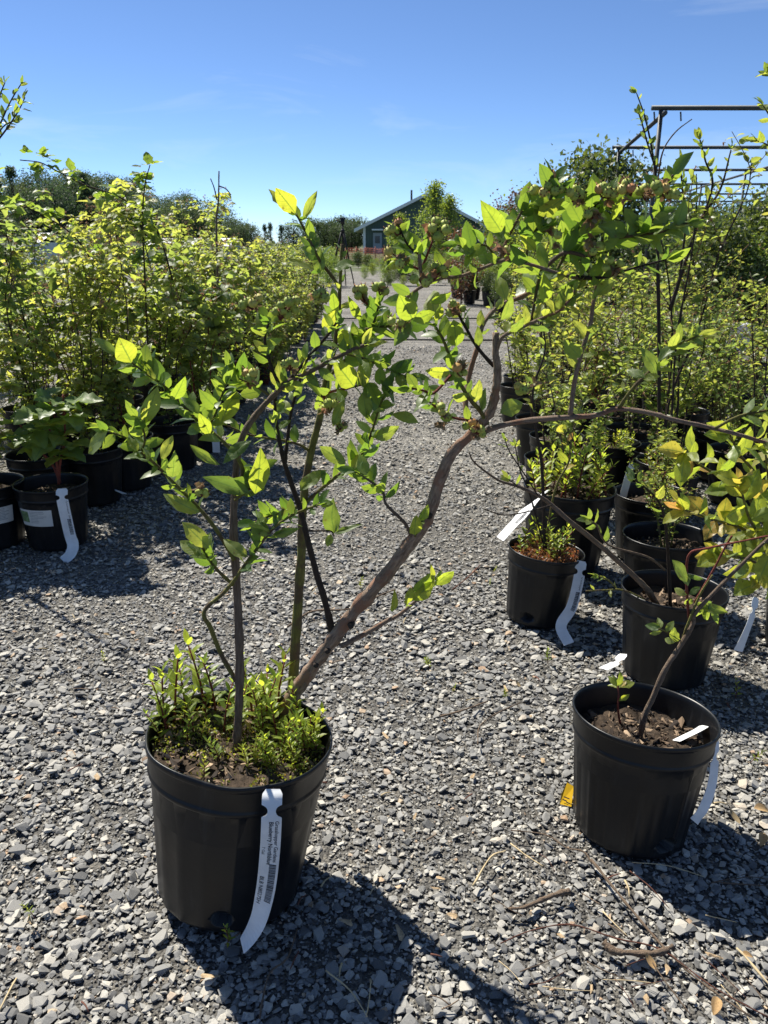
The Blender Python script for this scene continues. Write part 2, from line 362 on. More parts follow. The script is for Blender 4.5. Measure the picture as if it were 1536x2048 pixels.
def stone_mat(name, src):
    m, N, L, B = new_mat(name)
    if src == 'object':
        oi = N.new('ShaderNodeObjectInfo'); pw = N.new('ShaderNodeMath'); pw.operation = 'MULTIPLY'; pw.inputs[1].default_value = .925; L.new(oi.outputs['Random'], pw.inputs[0]); s = pw.outputs[0]
    else:
        a = N.new('ShaderNodeAttribute'); a.attribute_name = 'tint'; s = a.outputs['Fac']
    c = ramp(N, [(0, (.105, .104, .10)), (.22, (.17, .169, .163)), (.45, (.25, .246, .232)), (.63, (.33, .32, .292)), (.78, (.40, .38, .335)), (.90, (.50, .47, .40)), (.95, (.36, .24, .15)), (1, (.48, .40, .28))])
    L.new(s, c.inputs[0])
    t = noise(N, L, 130, 5, .7); r = ramp(N, [(.3, (.72,) * 3), (.7, (1.2,) * 3)]); L.new(t.outputs[0], r.inputs[0])
    L.new(mix(N, L, 1., c.outputs[0], r.outputs[0], 'MULTIPLY'), B.inputs['Base Color'])
    B.inputs['Roughness'].default_value = .7; B.inputs['Specular IOR Level'].default_value = .35
    L.new(bump(N, L, t.outputs[0], .35, .003), B.inputs['Normal'])
    return m
M['ground'] = gravel_ground(); M['stone'] = stone_mat('stone', 'tint'); M['stone_obj'] = stone_mat('stone_obj', 'object')

def ground_h(x, y): return 0.006 * np.sin(x * 3.1 + 1.3 * np.sin(y * 2.3)) + .004 * np.sin(y * 5.3 + x * 1.7)
gx = np.concatenate([[-900, -200, -40, -12], np.linspace(-5, 5, 61), [12, 40, 200, 900]])
gy = np.concatenate([[-60, -8], np.linspace(-1, 12, 79), [16, 25, 45, 90, 200, 500, 1500]])
GX, GY = np.meshgrid(gx, gy); GZ = np.where((abs(GX) < 5.01) & (GY < 12.01), ground_h(GX, GY), 0.) - .008
V = np.stack([GX, GY, GZ], -1).reshape(-1, 3); nx = len(gx); T = []
for j in range(len(gy) - 1):
    for i in range(nx - 1):
        a = j * nx + i; T += [(a, a + 1, a + 1 + nx), (a, a + 1 + nx, a + nx)]
ground = link('ground', make_mesh('ground', V, np.array(T), M['ground'])); ground['kind'] = 'structure'

def stone_tpl(npts):
    bm = bmesh.new()
    for _ in range(npts):
        v = R.normal(size=3); v /= np.linalg.norm(v); v *= U(.8, 1.1)
        v = np.sign(v) * np.abs(v) ** .7
        bm.verts.new(v * np.array([U(.85, 1.), U(.55, .85), U(.20, .40)]) * .5)
    bmesh.ops.convex_hull(bm, input=bm.verts); loose = [v for v in bm.verts if not v.link_faces]
    bmesh.ops.delete(bm, geom=loose, context='VERTS'); bmesh.ops.triangulate(bm, faces=bm.faces); bm.verts.index_update()
    V = np.array([v.co[:] for v in bm.verts]); T = np.array([[v.index for v in f.verts] for f in bm.faces]); bm.free()
    return V, T
STONE_BIG = [stone_tpl(15) for _ in range(14)]; STONE_SMALL = [stone_tpl(8) for _ in range(12)]

def scatter():
    bands = [(.72, 1.3, 17000, .0104), (1.3, 1.9, 17000, .0096), (1.9, 2.8, 11500, .0104), (2.8, 4.2, 5400, .0125), (4.2, 6.5, 1700, .0175), (6.5, 10., 560, .022)]
    X, Y, S = [], [], []
    for a, b, dens, med in bands:
        w = .5 * (.96 * (.95 * b + .39)) + .35; n = int(dens * 2 * w * (b - a))
        x = R.uniform(-w, w, n); y = R.uniform(a, b, n); keep = np.abs(x) < .48 * (.95 * y + .39) + .35
        x, y = x[keep], y[keep]
        s = np.clip(med * np.exp(R.normal(size=len(x)) * .50), .0045, .039)
        # patches of finer and of coarser chippings
        f = np.sin(x * 2.7 + 1.1) * np.sin(y * 3.3 + x) ; s = s * (1 + .16 * f)
        X.append(x); Y.append(y); S.append(s)
    return np.concatenate(X), np.concatenate(Y), np.concatenate(S)
SX, SY, SS = scatter(); nS = len(SX)
def rotmats(n, tilt):
    a = R.uniform(0, 6.283, n); tx = R.normal(size=n) * tilt; ty = R.normal(size=n) * tilt
    ca, sa = np.cos(a), np.sin(a); Z = np.zeros(n); O = np.ones(n)
    Rz = np.stack([ca, -sa, Z, sa, ca, Z, Z, Z, O], -1).reshape(n, 3, 3)
    Rx = np.stack([O, Z, Z, Z, np.cos(tx), -np.sin(tx), Z, np.sin(tx), np.cos(tx)], -1).reshape(n, 3, 3)
    Ry = np.stack([np.cos(ty), Z, np.sin(ty), Z, O, Z, -np.sin(ty), Z, np.cos(ty)], -1).reshape(n, 3, 3)
    return Rx @ Ry @ Rz
SR = rotmats(nS, .26); ST = np.clip(R.beta(1.6, 1.75, nS), 0, 1)
SZ = ground_h(SX, SY) - .006 + SS * R.uniform(.02, .24, nS)
# ones that show largest stand as single pieces of the ground
depth = SY * CP + CAM_H * SP; inview = (np.abs(SX) < .47 * depth) & (SY > .98)
order = np.argsort(-np.where(inview, SS / depth, 0)); hero = order[:300]; rest = np.ones(nS, bool); rest[hero] = False
HM = [make_mesh('stone', v, t, M['stone_obj'], False) for v, t in STONE_BIG]
for q, i in enumerate(hero):
    s = SS[i]
    link('stone', HM[q % len(HM)], ground, mat4=m4((SX[i], SY[i], SZ[i]), SR[i], s))
acc = Acc(); idx = np.where(rest)[0]
for tpls, sel in ((STONE_BIG, idx[(SS[idx] > .016) & (SY[idx] < 3.0)]), (STONE_SMALL, idx[~((SS[idx] > .016) & (SY[idx] < 3.0))])):
    pick = R.integers(0, len(tpls), len(sel))
    for k, (v, t) in enumerate(tpls):
        ii = sel[pick == k]
        P = np.einsum('nij,vj->nvi', SR[ii] * SS[ii][:, None, None], v) + np.stack([SX[ii], SY[ii], SZ[ii]], -1)[:, None, :]
        Tt = (t[None] + (np.arange(len(ii)) * len(v))[:, None, None]).reshape(-1, 3)
        acc.add(P.reshape(-1, 3), Tt, np.repeat(ST[ii], len(v)))
gravel = link('gravel', acc.mesh('gravel', M['stone'], False)); gravel['kind'] = 'stuff'
tag(gravel, 'crushed grey slate gravel covering the yard floor', 'gravel')

# ------------------------------------------------------------------ pots
def pot_geo(Rt, H, flutes=0, facets=20, holes=(), dent=None, soil_drop=.045, seg=96):
    """nursery pot, open top: outer wall, collar, rolled lip, inner wall; base centre at the origin"""
    th = list(np.linspace(0, 2 * math.pi, seg, endpoint=False))
    for h in holes: th += list(h + np.linspace(-.16, .16, 33))
    th = np.array(sorted(set(round(t % (2 * math.pi), 4) for t in th)))
    Rb = Rt * .79; zc_ = H * .80
    rows = []                                    # (radius, z, body?)
    zs = sorted(set([0.0, .006, H * .74, H * .785] + list(np.round(np.linspace(.012, .062, 21), 4)) + list(np.linspace(.08, H * .7, 8))))
    for z in zs: rows.append((Rb + (Rt * .94 - Rb) * z / zc_ - (.006 if z == 0 else 0), z, 1))
    rows += [(Rt * .955, zc_, 0), (Rt * .968, H * .815, 0), (Rt * .968, H * .83, 0), (Rt * .958, H * .836, 0), (Rt * .962, H * .845, 0), (Rt * .975, H * .95, 0), (Rt * .985, H * .962, 0), (Rt, H * .968, 0), (Rt * 1.002, H * .99, 0), (Rt * .995, H, 0), (Rt * .978, H, 0),
             (Rt * .965, H * .985, 0), (Rt * .955, H * .95, 0), (Rt * .945, H * .84, 0), (Rt * .92, H * .78, 0), (Rt * .90, H * .6, 0)]
    V = []
    for r, z, body in rows:
        rr = np.full(len(th), r)
        if body and z > .003:
            k = facets; a = (th % (2 * math.pi / k)) - math.pi / k
            rr = rr * (math.cos(math.pi / k) / np.cos(a)) ** 1.5
            if flutes:
                f = (th * flutes / (2 * math.pi)) % 1.; u = np.abs(f - .5) * 2
                top = H * (.73 - .10 * u ** 4); inside = (u < .86) & (z < top) & (z > .004)
                rr = np.where(inside, rr - .0030, rr)
        for h in holes:
            d = np.abs((th - h + math.pi) % (2 * math.pi) - math.pi) * r
            if body: rr = np.where((d / .021) ** 2 + ((z - .034) / .017) ** 2 < 1, rr - .03, rr)
        V.append(np.stack([rr * np.cos(th), rr * np.sin(th), np.full(len(th), z)], 1))
    V = np.concatenate(V + [np.array([[0, 0, .004]])]); n = len(th); T = []
    for i in range(len(rows) - 1):
        a = np.arange(n) + i * n; b = (np.arange(n) + 1) % n + i * n
        T.append(np.stack([a, b, b + n], 1)); T.append(np.stack([a, b + n, a + n], 1))
    c = len(V) - 1; a = np.arange(n); T.append(np.stack([np.full(n, c), (a + 1) % n, a], 1))
    if dent is not None: V = dent(V, Rt, H)
    return V, np.concatenate(T)

def soil_geo(r, z, amp=.008, seed=0):
    rg = np.random.default_rng(seed); rr = np.linspace(0, r, 12); V = [(0, 0, z)]; n = 40; T = []
    for i, q in enumerate(rr[1:]):
        for j in range(n):
            a = 2 * math.pi * j / n; V.append((q * math.cos(a), q * math.sin(a), z + rg.normal() * amp * .5 + amp * math.sin(5 * q / r + 2 * a)))
    for j in range(n): T.append((0, 1 + j, 1 + (j + 1) % n))
    for i in range(len(rr) - 2):
        for j in range(n):
            a = 1 + i * n + j; b = 1 + i * n + (j + 1) % n; T += [(a, a + n, b + n), (a, b + n, b)]
    return np.array(V), np.array(T)
def chips_geo(r, z, n, smin, smax):
    A = Acc()
    for _ in range(n):
        a = U(0, 6.283); q = r * math.sqrt(U(0, 1)); v, t = STONE_SMALL[int(R.integers(0, 12))]
        rot = rotmats(1, .5)[0]; A.add((v * np.array([U(.6, 1.6), U(.4, .8), U(.4, .9)]) * U(smin, smax)) @ rot.T + [q * math.cos(a), q * math.sin(a), z + .004], t, U(0, 1))
    return A
def soil_chip_mat():
    m, N, L, B = new_mat('bark_mulch'); a = N.new('ShaderNodeAttribute'); a.attribute_name = 'tint'
    r = ramp(N, [(0, (.014, .010, .008)), (.4, (.05, .034, .023)), (.7, (.15, .10, .062)), (1, (.40, .29, .19))]); L.new(a.outputs['Fac'], r.inputs[0])
    L.new(r.outputs[0], B.inputs['Base Color']); B.inputs['Roughness'].default_value = .9; return m
M['mulch'] = soil_chip_mat()

POT_SHAPES = {}
def pot_meshes(key):
    if key in POT_SHAPES: return POT_SHAPES[key]
    Rt, H, fl, fa = {'large': (.172, .33, 0, 18), 'wide': (.148, .27, 16, 32), 'five': (.146, .265, 0, 20), 'small': (.125, .245, 0, 22), 'far': (.14, .26, 0, 18)}[key]
    def dent(V, Rt, H):
        V = V.copy(); top = np.clip((V[:, 2] - H * .7) / (H * .3), 0, 1)
        a = np.arctan2(V[:, 1], V[:, 0]); k = .009 * np.exp(-((a + 1.75) / .35) ** 2) - .004 * np.exp(-((a + .9) / .25) ** 2) - .004 * np.exp(-((a + 2.5) / .25) ** 2)
        rr = np.hypot(V[:, 0], V[:, 1]) + 1e-9; f = 1 - top * k / rr; V[:, 0] *= f; V[:, 1] *= f
        V[:, 2] -= top * .008 * np.exp(-((a + 1.6) / .35) ** 2)
        return V
    V, T = pot_geo(Rt, H, fl, fa, holes=(4.78,) if key == 'large' else (4.2,) if key == 'small' else (4.95,) if key == 'wide' else (), dent=dent if key == 'large' else None, seg=96 if key != 'far' else 36)
    drop = {'large': .028, 'wide': .060, 'five': .055, 'small': .03, 'far': .04}[key]
    SV, STt = soil_geo(Rt * .925, H - drop, .006, len(POT_SHAPES))
    ch = chips_geo(Rt * .86, H - drop, 420 if key in ('large', 'wide') else 120, .006, .032)
    POT_SHAPES[key] = (make_mesh('body', V, T, M['pot']), make_mesh('soil', SV, STt, M['soil']), ch.mesh('mulch', M['mulch'], False), Rt, H, drop)
    return POT_SHAPES[key]
def pot(key, base, lean=(0, 0), rz=0., label='', group=None):
    b, s, c, Rt, H, drop = pot_meshes(key)
    ax = Vector((lean[0], lean[1], 1)).normalized(); q = Vector((0, 0, 1)).rotation_difference(ax)
    root = thing('nursery_pot', label, 'pot', (base[0], base[1], .004), group)
    root.rotation_euler = (q.to_matrix() @ Matrix.Rotation(rz, 3, 'Z')).to_euler()
    link('body', b, root); link('soil', s, root); mo = link('mulch', c, root); mo['kind'] = 'stuff'
    root['_H'] = H; top = np.array(base) + np.array(ax) * (H - drop)
    return root, np.array([top[0], top[1], top[2] + .004]), np.array(ax)

# ------------------------------------------------------------------ white hang tags
def text_mesh(body, size, bold=0.):
    cu = bpy.data.curves.new('t', 'FONT'); cu.body = body; cu.size = size; cu.offset = bold
    cu.resolution_u = 2; ob = bpy.data.objects.new('t', cu); COL.objects.link(ob)
    dg = bpy.context.evaluated_depsgraph_get(); me = bpy.data.meshes.new_from_object(ob.evaluated_get(dg)); me.calc_loop_triangles()
    V = np.array([v.co[:] for v in me.vertices]); T = np.array([t.vertices[:] for t in me.loop_triangles])
    bpy.data.objects.remove(ob); bpy.data.curves.remove(cu); bpy.data.meshes.remove(me)
    return V, T
def hang_tag(pts, width, right, label, lines, name='plant_tag', bars=None, group=None, twist=0.):
    """a bent plastic strip along pts (top first); printed lines ride on its face"""
    C = catmull(pts, 8); seg = np.linalg.norm(np.diff(C, axis=0), axis=1); s = np.concatenate([[0], np.cumsum(seg)]); Lg = s[-1]
    right = np.asarray(right, float)
    def frame_at(u):
        c = np.array([np.interp(u, s, C[:, i]) for i in range(3)]); e = 1e-3
        d = unit([np.interp(min(u + e, Lg), s, C[:, i]) - np.interp(max(u - e, 0), s, C[:, i]) for i in range(3)])
        ang = twist * (u / Lg) ** 3; r = unit(right - d * np.dot(right, d)); n = np.cross(d, r); r = r * math.cos(ang) + n * math.sin(ang)
        return c, r, np.cross(d, r)
    def S(u, v, off=0.):
        c, r, n = frame_at(u); return c + r * v - n * off
    def prof(u):                                  # half width with the punched notches near the top
        h = width / 2; q = abs(u - .036) / .0095
        if q < 1: h -= width * .30 * math.sqrt(1 - q * q)
        if u < .008: h *= .72 + .28 * u / .008
        if u > Lg - .004: h *= .96
        return h
    us = np.unique(np.concatenate([np.linspace(0, .06, 34), np.linspace(.06, Lg, 36)])); V = []; T = []
    for off in (-.0004, .0004):
        for u in us:
            h = prof(u); V += [S(u, -h, off), S(u, 0, off), S(u, h, off)]
    n = len(us)
    for l in range(2):
        for i in range(n - 1):
            for j in range(2):
                a = l * 3 * n + i * 3 + j; q = [(a, a + 1, a + 4), (a, a + 4, a + 3)]; T += q if l else [x[::-1] for x in q]
    for i in range(n - 1):
        for j in (0, 2):
            a = i * 3 + j; b = a + 3 * n; T += [(a, a + 3, b + 3), (a, b + 3, b)]
    org = C[0]; root = thing(name, label, 'tag', org, group)
    link('strip', make_mesh('strip', np.array(V) - org, np.array(T), M['tag'], False), root)
    for (body, size, u0, v0, bold) in lines:
        tv, tt = text_mesh(body, size, bold)
        P = np.array([S(min(u0 + x, Lg), v0 + y, -.0009) for x, y, _ in tv]) - org
        link('printed_text', make_mesh('printed_text', P, tt, M['ink'], False), root)
    if bars:
        u0, u1, v0, v1 = bars; A = Acc(); u = u0; rg = np.random.default_rng(3)
        while u < u1:
            w = float(rg.choice([.0008, .0013, .0021])); q = np.array([S(u, v0, -.0009), S(u + w, v0, -.0009), S(u + w, v1, -.0009), S(u, v1, -.0009)])
            A.add(q - org, [(0, 1, 2), (0, 2, 3)]); u += w + float(rg.choice([.0008, .0012]))
        link('barcode', A.mesh('barcode', M['ink'], False), root)
    return root

# ------------------------------------------------------------------ leaves as single pieces
def leafset(mat, n=9, width=.44, peak=.45, serr=0., nu=2, nv=6, fold=(.05, .5), curl=(-.15, .45)):
    out = []
    for i in range(n):
        v, t, uv = leaf_tpl(nu, nv, width, U(*fold), U(*curl), peak + U(-.05, .05), serr, U(-.35, .35), .92)
        v[1:, 2] += .022 * R.normal(size=len(v) - 1); v[1:, 0] *= 1 + .06 * R.normal(size=len(v) - 1)
        out.append(make_mesh('leaf', v, t, M[mat], True, None, uv))
    return out
LS = {k: leafset(k) for k in ('leaf_hero', 'leaf_glow')}
LS['leaf_yellow'] = leafset('leaf_yellow', width=.58, peak=.5)
LS['leaf_rasp_obj'] = leafset('leaf_rasp_obj', width=.78, peak=.38, serr=.10, nv=7, fold=(.1, .3))
LS['leaf_hero_s'] = LS['leaf_hero']
UP = np.array([0, 0, 1.]); TOCAM = unit([0, -1., .25])

class Plant:
    def __init__(s, name, label, cat, loc, group=None):
        s.o = np.asarray(loc, float); s.root = thing(name, label, cat, tuple(s.o), group); s.nl = 0; s.mass = Acc(); s.cap = 300; s.k = 0
    def branch(s, P, r0, r1, mat, nm='branch', sides=7, lump=.05):
        V, T, uv = tube(P, r0, r1, sides, 5, lump)
        link(nm, make_mesh(nm, V - s.o, T, M[mat], True, None, uv), s.root); return catmull(P, 8)
    def leaf(s, base, d, n, L, wr=1., kind='leaf_hero'):
        rot = frame(d, n)
        if s.nl < s.cap:
            ms = LS[kind]; link('leaf', ms[int(R.integers(0, len(ms)))], s.root, mat4=m4(np.asarray(base) - s.o, rot, (L * wr, L, L))); s.nl += 1
        else:
            v, t, uv = MASS_TPL[int(R.integers(0, len(MASS_TPL)))]
            s.mass.add((v * [L * wr, L, L]) @ rot.T + np.asarray(base) - s.o, t, U(0, 1), uv)
    def leaf_px(s, b, t, Y, w=.5, dy=None, kind='leaf_hero', face=.75):
        if kind == 'leaf_glow':          # held so that the sun shines through toward the path
            B = at(b[0], b[1], Y); L0 = np.linalg.norm(at(t[0], t[1], Y) - B); best = None
            for k in (-.9, -.6, -.3, 0, .3, .6, .9):
                d = at(t[0], t[1], Y + k * L0) - B; u = unit(d); v = unit(np.array([0, 0, CAM_H]) - B); n = unit(v - u * np.dot(u, v) + np.cross(u, v) * 0.)
                for tw_ in (-.5, 0, .5):
                    m = unit(n * math.cos(tw_) + np.cross(u, n) * math.sin(tw_)); sc = -np.dot(m, np.array(SUN)) * (.4 + .6 * abs(np.dot(m, v)))
                    if best is None or sc > best[0]: best = (sc, d, m)
            s.leaf(B, best[1], best[2], np.linalg.norm(best[1]) * 1.05, w / .46 * L0 / np.linalg.norm(best[1]) * 1.1, kind); return
        B = at(b[0], b[1], Y); Tp = at(t[0], t[1], Y + (U(-.022, .022) if dy is None else dy)); d = Tp - B; L = np.linalg.norm(d) * 1.06
        s.leaf(B, d, (np.array([.25, -.85, -.5]) + rnd3(.12)) if kind == 'leaf_glow' else TOCAM * face + rnd3(.35) + UP * .15, L, w / .46, kind)
    def leaves_along(s, C, n, size, t0=.1, t1=1., tip=3, kind='leaf_hero', up=.45, spread=.8, wr=(.74, 1.08)):
        m = len(C); a0 = U(0, 6.28)
        for i in range(n):
            t = t0 + (t1 - t0) * (i + U(.2, .8)) / n; f = t * (m - 1); j = min(int(f), m - 2); p = C[j] + (C[j + 1] - C[j]) * (f - j)
            D = unit(C[min(j + 2, m - 1)] - C[max(j - 1, 0)]); ref = unit(np.cross(D, [.3, 1, .2])); r2 = np.cross(D, ref)
            a = a0 + i * 2.4 + U(-.4, .4); side = ref * math.cos(a) + r2 * math.sin(a)
            d = unit(D * .55 + side * spread + UP * .18 + rnd3(.18)); nrm = (UP * up + TOCAM * .35 + D * .2 + rnd3(.45)) if U(0, 1) < .6 else np.array([.25, -.8, -.5]) + rnd3(.35)
            s.leaf(p, d, nrm, size * U(.62, 1.2) * (1 - .25 * (t > .9)), U(*wr), kind)
        D = unit(C[-1] - C[-3]) if m > 3 else UP
        for i in range(tip):
            s.leaf(C[-1], unit(D + rnd3(.42)), UP * .4 + TOCAM * .4 + rnd3(.5), size * U(.6, 1.05), U(*wr), kind)
    def done(s, mat='leaf_hero_mass'):
        if s.mass.n:
            o = link('foliage', s.mass.mesh('foliage', M[mat]), s.root); o['kind'] = 'stuff'
MASS_TPL = [leaf_tpl(1, 4, .5, U(.1, .4), U(0, .4)) for _ in range(6)]

def berry_mesh():
    A = Acc(); nlat, nlon = 7, 10; V = [(0, 0, -1.)]
    for i in range(1, nlat):
        a = -math.pi / 2 + math.pi * i / nlat
        for j in range(nlon): b = 2 * math.pi * j / nlon; V.append((math.cos(a) * math.cos(b), math.cos(a) * math.sin(b), math.sin(a) * .9))
    V.append((0, 0, .62)); T = []; e = len(V) - 1
    for j in range(nlon): T.append((0, 1 + (j + 1) % nlon, 1 + j))
    for i in range(nlat - 2):
        for j in range(nlon):
            a = 1 + i * nlon + j; b = 1 + i * nlon + (j + 1) % nlon; T += [(a, b, b + nlon), (a, b + nlon, a + nlon)]
    l = 1 + (nlat - 2) * nlon
    for j in range(nlon): T.append((l + j, l + (j + 1) % nlon, e))
    A.add(V, T)
    for j in range(5):                            # five-pointed crown
        b = 2 * math.pi * j / 5; w = .42
        p = lambda r, ang, z: (r * math.cos(ang), r * math.sin(ang), z)
        A.add([p(.52, b - w, .72), p(.52, b + w, .72), p(1.0, b, 1.28), p(.40, b, .66)], [(0, 1, 2), (0, 2, 3), (1, 3, 2)], U(0, 1), None, 1)
    return A
def berry_mat():
    m, N, L, B = new_mat('berry'); oi = N.new('ShaderNodeObjectInfo')
    r = ramp(N, [(0, (.30, .37, .07)), (.8, (.44, .48, .10)), (.93, (.52, .44, .11)), (1, (.50, .22, .10))]); L.new(oi.outputs['Random'], r.inputs[0])
    t = noise(N, L, 1.6, 3); r2 = ramp(N, [(.3, (.8,) * 3), (.7, (1.12,) * 3)]); L.new(t.outputs[0], r2.inputs[0])
    L.new(mix(N, L, 1., r.outputs[0], r2.outputs[0], 'MULTIPLY'), B.inputs['Base Color']); B.inputs['Roughness'].default_value = .55; B.inputs['Specular IOR Level'].default_value = .2
    B.inputs['Subsurface Weight'].default_value = .15; B.inputs['Subsurface Radius'].default_value = (.4, .6, .2); B.inputs['Subsurface Scale'].default_value = .005
    return m
M['berry'] = berry_mat()
BERRY = berry_mesh().mesh('berry', [M['berry'], M['husk']])
def husk_mesh():
    A = Acc()
    for _ in range(9):
        v, t, uv = leaf_tpl(1, 3, .6, U(.2, .7), U(-.5, .8)); A.add((v * U(.5, 1.1)) @ frame(rnd3() + [0, 0, .7], rnd3()).T + rnd3(.18), t, U(0, 1))
    return A.mesh('dried_flower', M['husk'])
HUSK = [husk_mesh() for _ in range(3)]

# ------------------------------------------------------------------ the blueberry bush in front
base = gnd(459, 1768)
pot_main, top_main, ax_main = pot('large', base, (.115, .075), 0., 'large black plastic pot with bent rim holding the fruiting bush and green weeds')
B0 = Plant('blueberry_bush', 'fruiting blueberry bush with leaning pale trunk and clusters of unripe green berries', 'bush', gnd(530, 1450, .30))
TW = {}
def tw(key, pts, Y0, Y1, w0, w1, mat, n=0, size=.042, nm='branch', t0=.1, tip=3, plant=None, up=.45, sides=7, kind='leaf_hero', lump=.05, wob=.012):
    if plant is None:
        sh = -.20 if (key[0] == 'D' or key[:3] in ('arc', 'ber', 'top', 'mid')) else 0.
        if key == 'D5': sh = -.045
        if key == 'D4': sh = -.145
        if sh: Y0 += sh; Y1 += sh; size *= .78
        else: size *= .86
    P = [at(x, y, Y0[i]) for i, (x, y) in enumerate(pts)] if isinstance(Y0, list) else [at(x, y, Y0 + (Y1 - Y0) * i / (len(pts) - 1) + (U(-wob, wob) if 0 < i < len(pts) - 1 else 0)) for i, (x, y) in enumerate(pts)]
    r0 = w0 / 2 * zc(P[0]) / FPX; r1 = w1 / 2 * zc(P[-1]) / FPX; pl = plant or B0
    C = pl.branch(P, r0, r1, mat, nm, sides, lump); TW[key] = C
    if n: pl.leaves_along(C, int(n * ((2.4 if key[:3] in ('top', 'mid') else 3.1) if plant is None else 1)), size * (1.04 if plant is None else 1), t0, 1., tip, kind, up)
    return C

HERO = [  # base, tip, Y, width
 ((567, 422), (540, 378), 1.32, .5), ((606, 441), (631, 384), 1.32, .28), ((624, 496), (632, 466), 1.33, .7), ((638, 548), (640, 500), 1.33, .55), ((630, 541), (577, 514), 1.34, .32),
 ((667, 537), (703, 519), 1.33, .5), ((287, 735), (297, 680), 1.17, .36), ((237, 712), (189, 671), 1.17, .35), ((314, 762), (292, 708), 1.17, .5), ((287, 848), (314, 778), 1.16, .42), ((398, 828), (366, 790), 1.18, .5),
 ((726, 776), (722, 713), 1.31, .42), ((726, 783), (733, 838), 1.31, .5), ((783, 828), (834, 836), 1.30, .45), ((868, 628), (858, 575), 1.29, .7), ((1012, 600), (995, 548), 1.32, .5), ((1135, 624), (1142, 560), 1.32, .45), ((1192, 592), (1232, 555), 1.31, .42),
 ((1005, 478), (985, 430), 1.29, .5), ((1274, 464), (1255, 408), 1.27, .48), ((1160, 408), (1193, 368), 1.29, .4), ((1338, 458), (1395, 441), 1.25, .35), ((1306, 450), (1345, 418), 1.26, .45), ((941, 510), (894, 470), 1.29, .35),
 ((1160, 715), (1131, 683), 1.32, .55), ((1313, 747), (1290, 698), 1.31, .5), ((1315, 724), (1364, 667), 1.30, .3), ((1290, 755), (1253, 735), 1.31, .5), ((1278, 770), (1310, 775), 1.31, .42), ((964, 824), (966, 778), 1.36, .5), ((1000, 826), (1044, 803), 1.35, .7),
 ((500, 984), (408, 955), 1.21, .34), ((446, 928), (492, 876), 1.19, .42), ((440, 930), (382, 892), 1.19, .3), ((400, 1025), (322, 990), 1.20, .36), ((418, 1097), (372, 1047), 1.21, .5), ((403, 1111), (361, 1080), 1.21, .55), ((496, 1114), (445, 1078), 1.21, .4),
 ((542, 1068), (497, 1048), 1.21, .5), ((545, 1070), (596, 1058), 1.21, .32), ((600, 982), (647, 936), 1.36, .42), ((692, 928), (643, 895), 1.33, .42), ((706, 942), (724, 892), 1.33, .55), ((751, 878), (798, 854), 1.31, .5), ((667, 1067), (660, 1005), 1.40, .48), ((670, 1068), (722, 1048), 1.40, .25), ((662, 1068), (655, 1092), 1.40, .6),
 ((323, 922), (341, 873), 1.16, .4), ((276, 902), (258, 872), 1.15, .6), ((215, 862), (170, 905), 1.14, .45), ((345, 955), (350, 910), 1.17, .45), ((1003, 640), (1030, 600), 1.34, .5), ((1255, 466), (1200, 452), 1.28, .5), ((1090, 470), (1072, 418), 1.29, .5),
 ((1160, 470), (1205, 432), 1.29, .5), ((1206, 500), (1240, 470), 1.29, .45), ((820, 640), (790, 690), 1.30, .5), ((760, 760), (800, 800), 1.30, .45), ((690, 800), (660, 850), 1.33, .45)]
GLOW = [((591, 427), (551, 375), 1.31, .55), ((647, 662), (679, 620), 1.31, .62), ((692, 694), (682, 652), 1.30, .6), ((670, 622), (665, 580), 1.33, .45), ((263, 726), (238, 676), 1.16, .78), ((442, 846), (470, 777), 1.17, .48), ((708, 773), (673, 727), 1.30, .7),
 ((826, 640), (801, 594), 1.27, .78), ((826, 642), (868, 624), 1.27, .6), ((872, 642), (885, 615), 1.28, .6), ((914, 692), (906, 632), 1.29, .55), ((900, 747), (851, 740), 1.28, .5), ((1090, 605), (1090, 550), 1.30, .5), ((1076, 430), (1127, 397), 1.27, .5), ((1003, 464), (965, 406), 1.28, .52),
 ((510, 988), (529, 908), 1.19, .46), ((829, 1070), (831, 1030), 1.35, .6), ((838, 1042), (859, 1016), 1.35, .45), ((829, 1185), (866, 1150), 1.30, .55), ((870, 1170), (907, 1138), 1.29, .5), ((815, 1208), (817, 1170), 1.31, .55), ((824, 1201), (870, 1168), 1.30, .42), ((785, 1224), (792, 1187), 1.31, .4), ((866, 1160), (864, 1132), 1.29, .4),
 ((345, 800), (372, 760), 1.17, .55), ((420, 870), (400, 830), 1.18, .5), ((1070, 500), (1040, 470), 1.29, .45), ((1225, 440), (1245, 395), 1.28, .4), ((720, 640), (700, 600), 1.32, .4), ((1100, 560), (1140, 545), 1.31, .4), ((860, 605), (905, 590), 1.29, .4)]
def lean_in(x, y, Y): return Y - .20 if x > 792 and y < 1100 and Y > 1.24 else Y - .045 if x > 770 and y >= 1100 else Y   # the right half of the bush leans toward the path
GLOW = [(b, t, lean_in(b[0], b[1], Y), w) for b, t, Y, w in GLOW]; HERO = [(b, t, lean_in(b[0], b[1], Y), w) for b, t, Y, w in HERO]
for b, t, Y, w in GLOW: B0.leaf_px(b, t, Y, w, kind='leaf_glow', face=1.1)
B0.cap = 300
for b, t, Y, w in HERO: B0.leaf_px(b, t, Y, w)
tw('A', [(470, 1520), (475, 1460), (478, 1400), (479, 1300), (474, 1180), (467, 1060), (470, 985), (474, 920), (487, 868), (515, 826), (551, 787), (574, 765), (633, 737), (690, 706), (735, 688)], 1.276, 1.24, 19, 7, 'bark_grey', 10, .040, 'stem', .72, 4, sides=9, wob=.006, lump=.07)
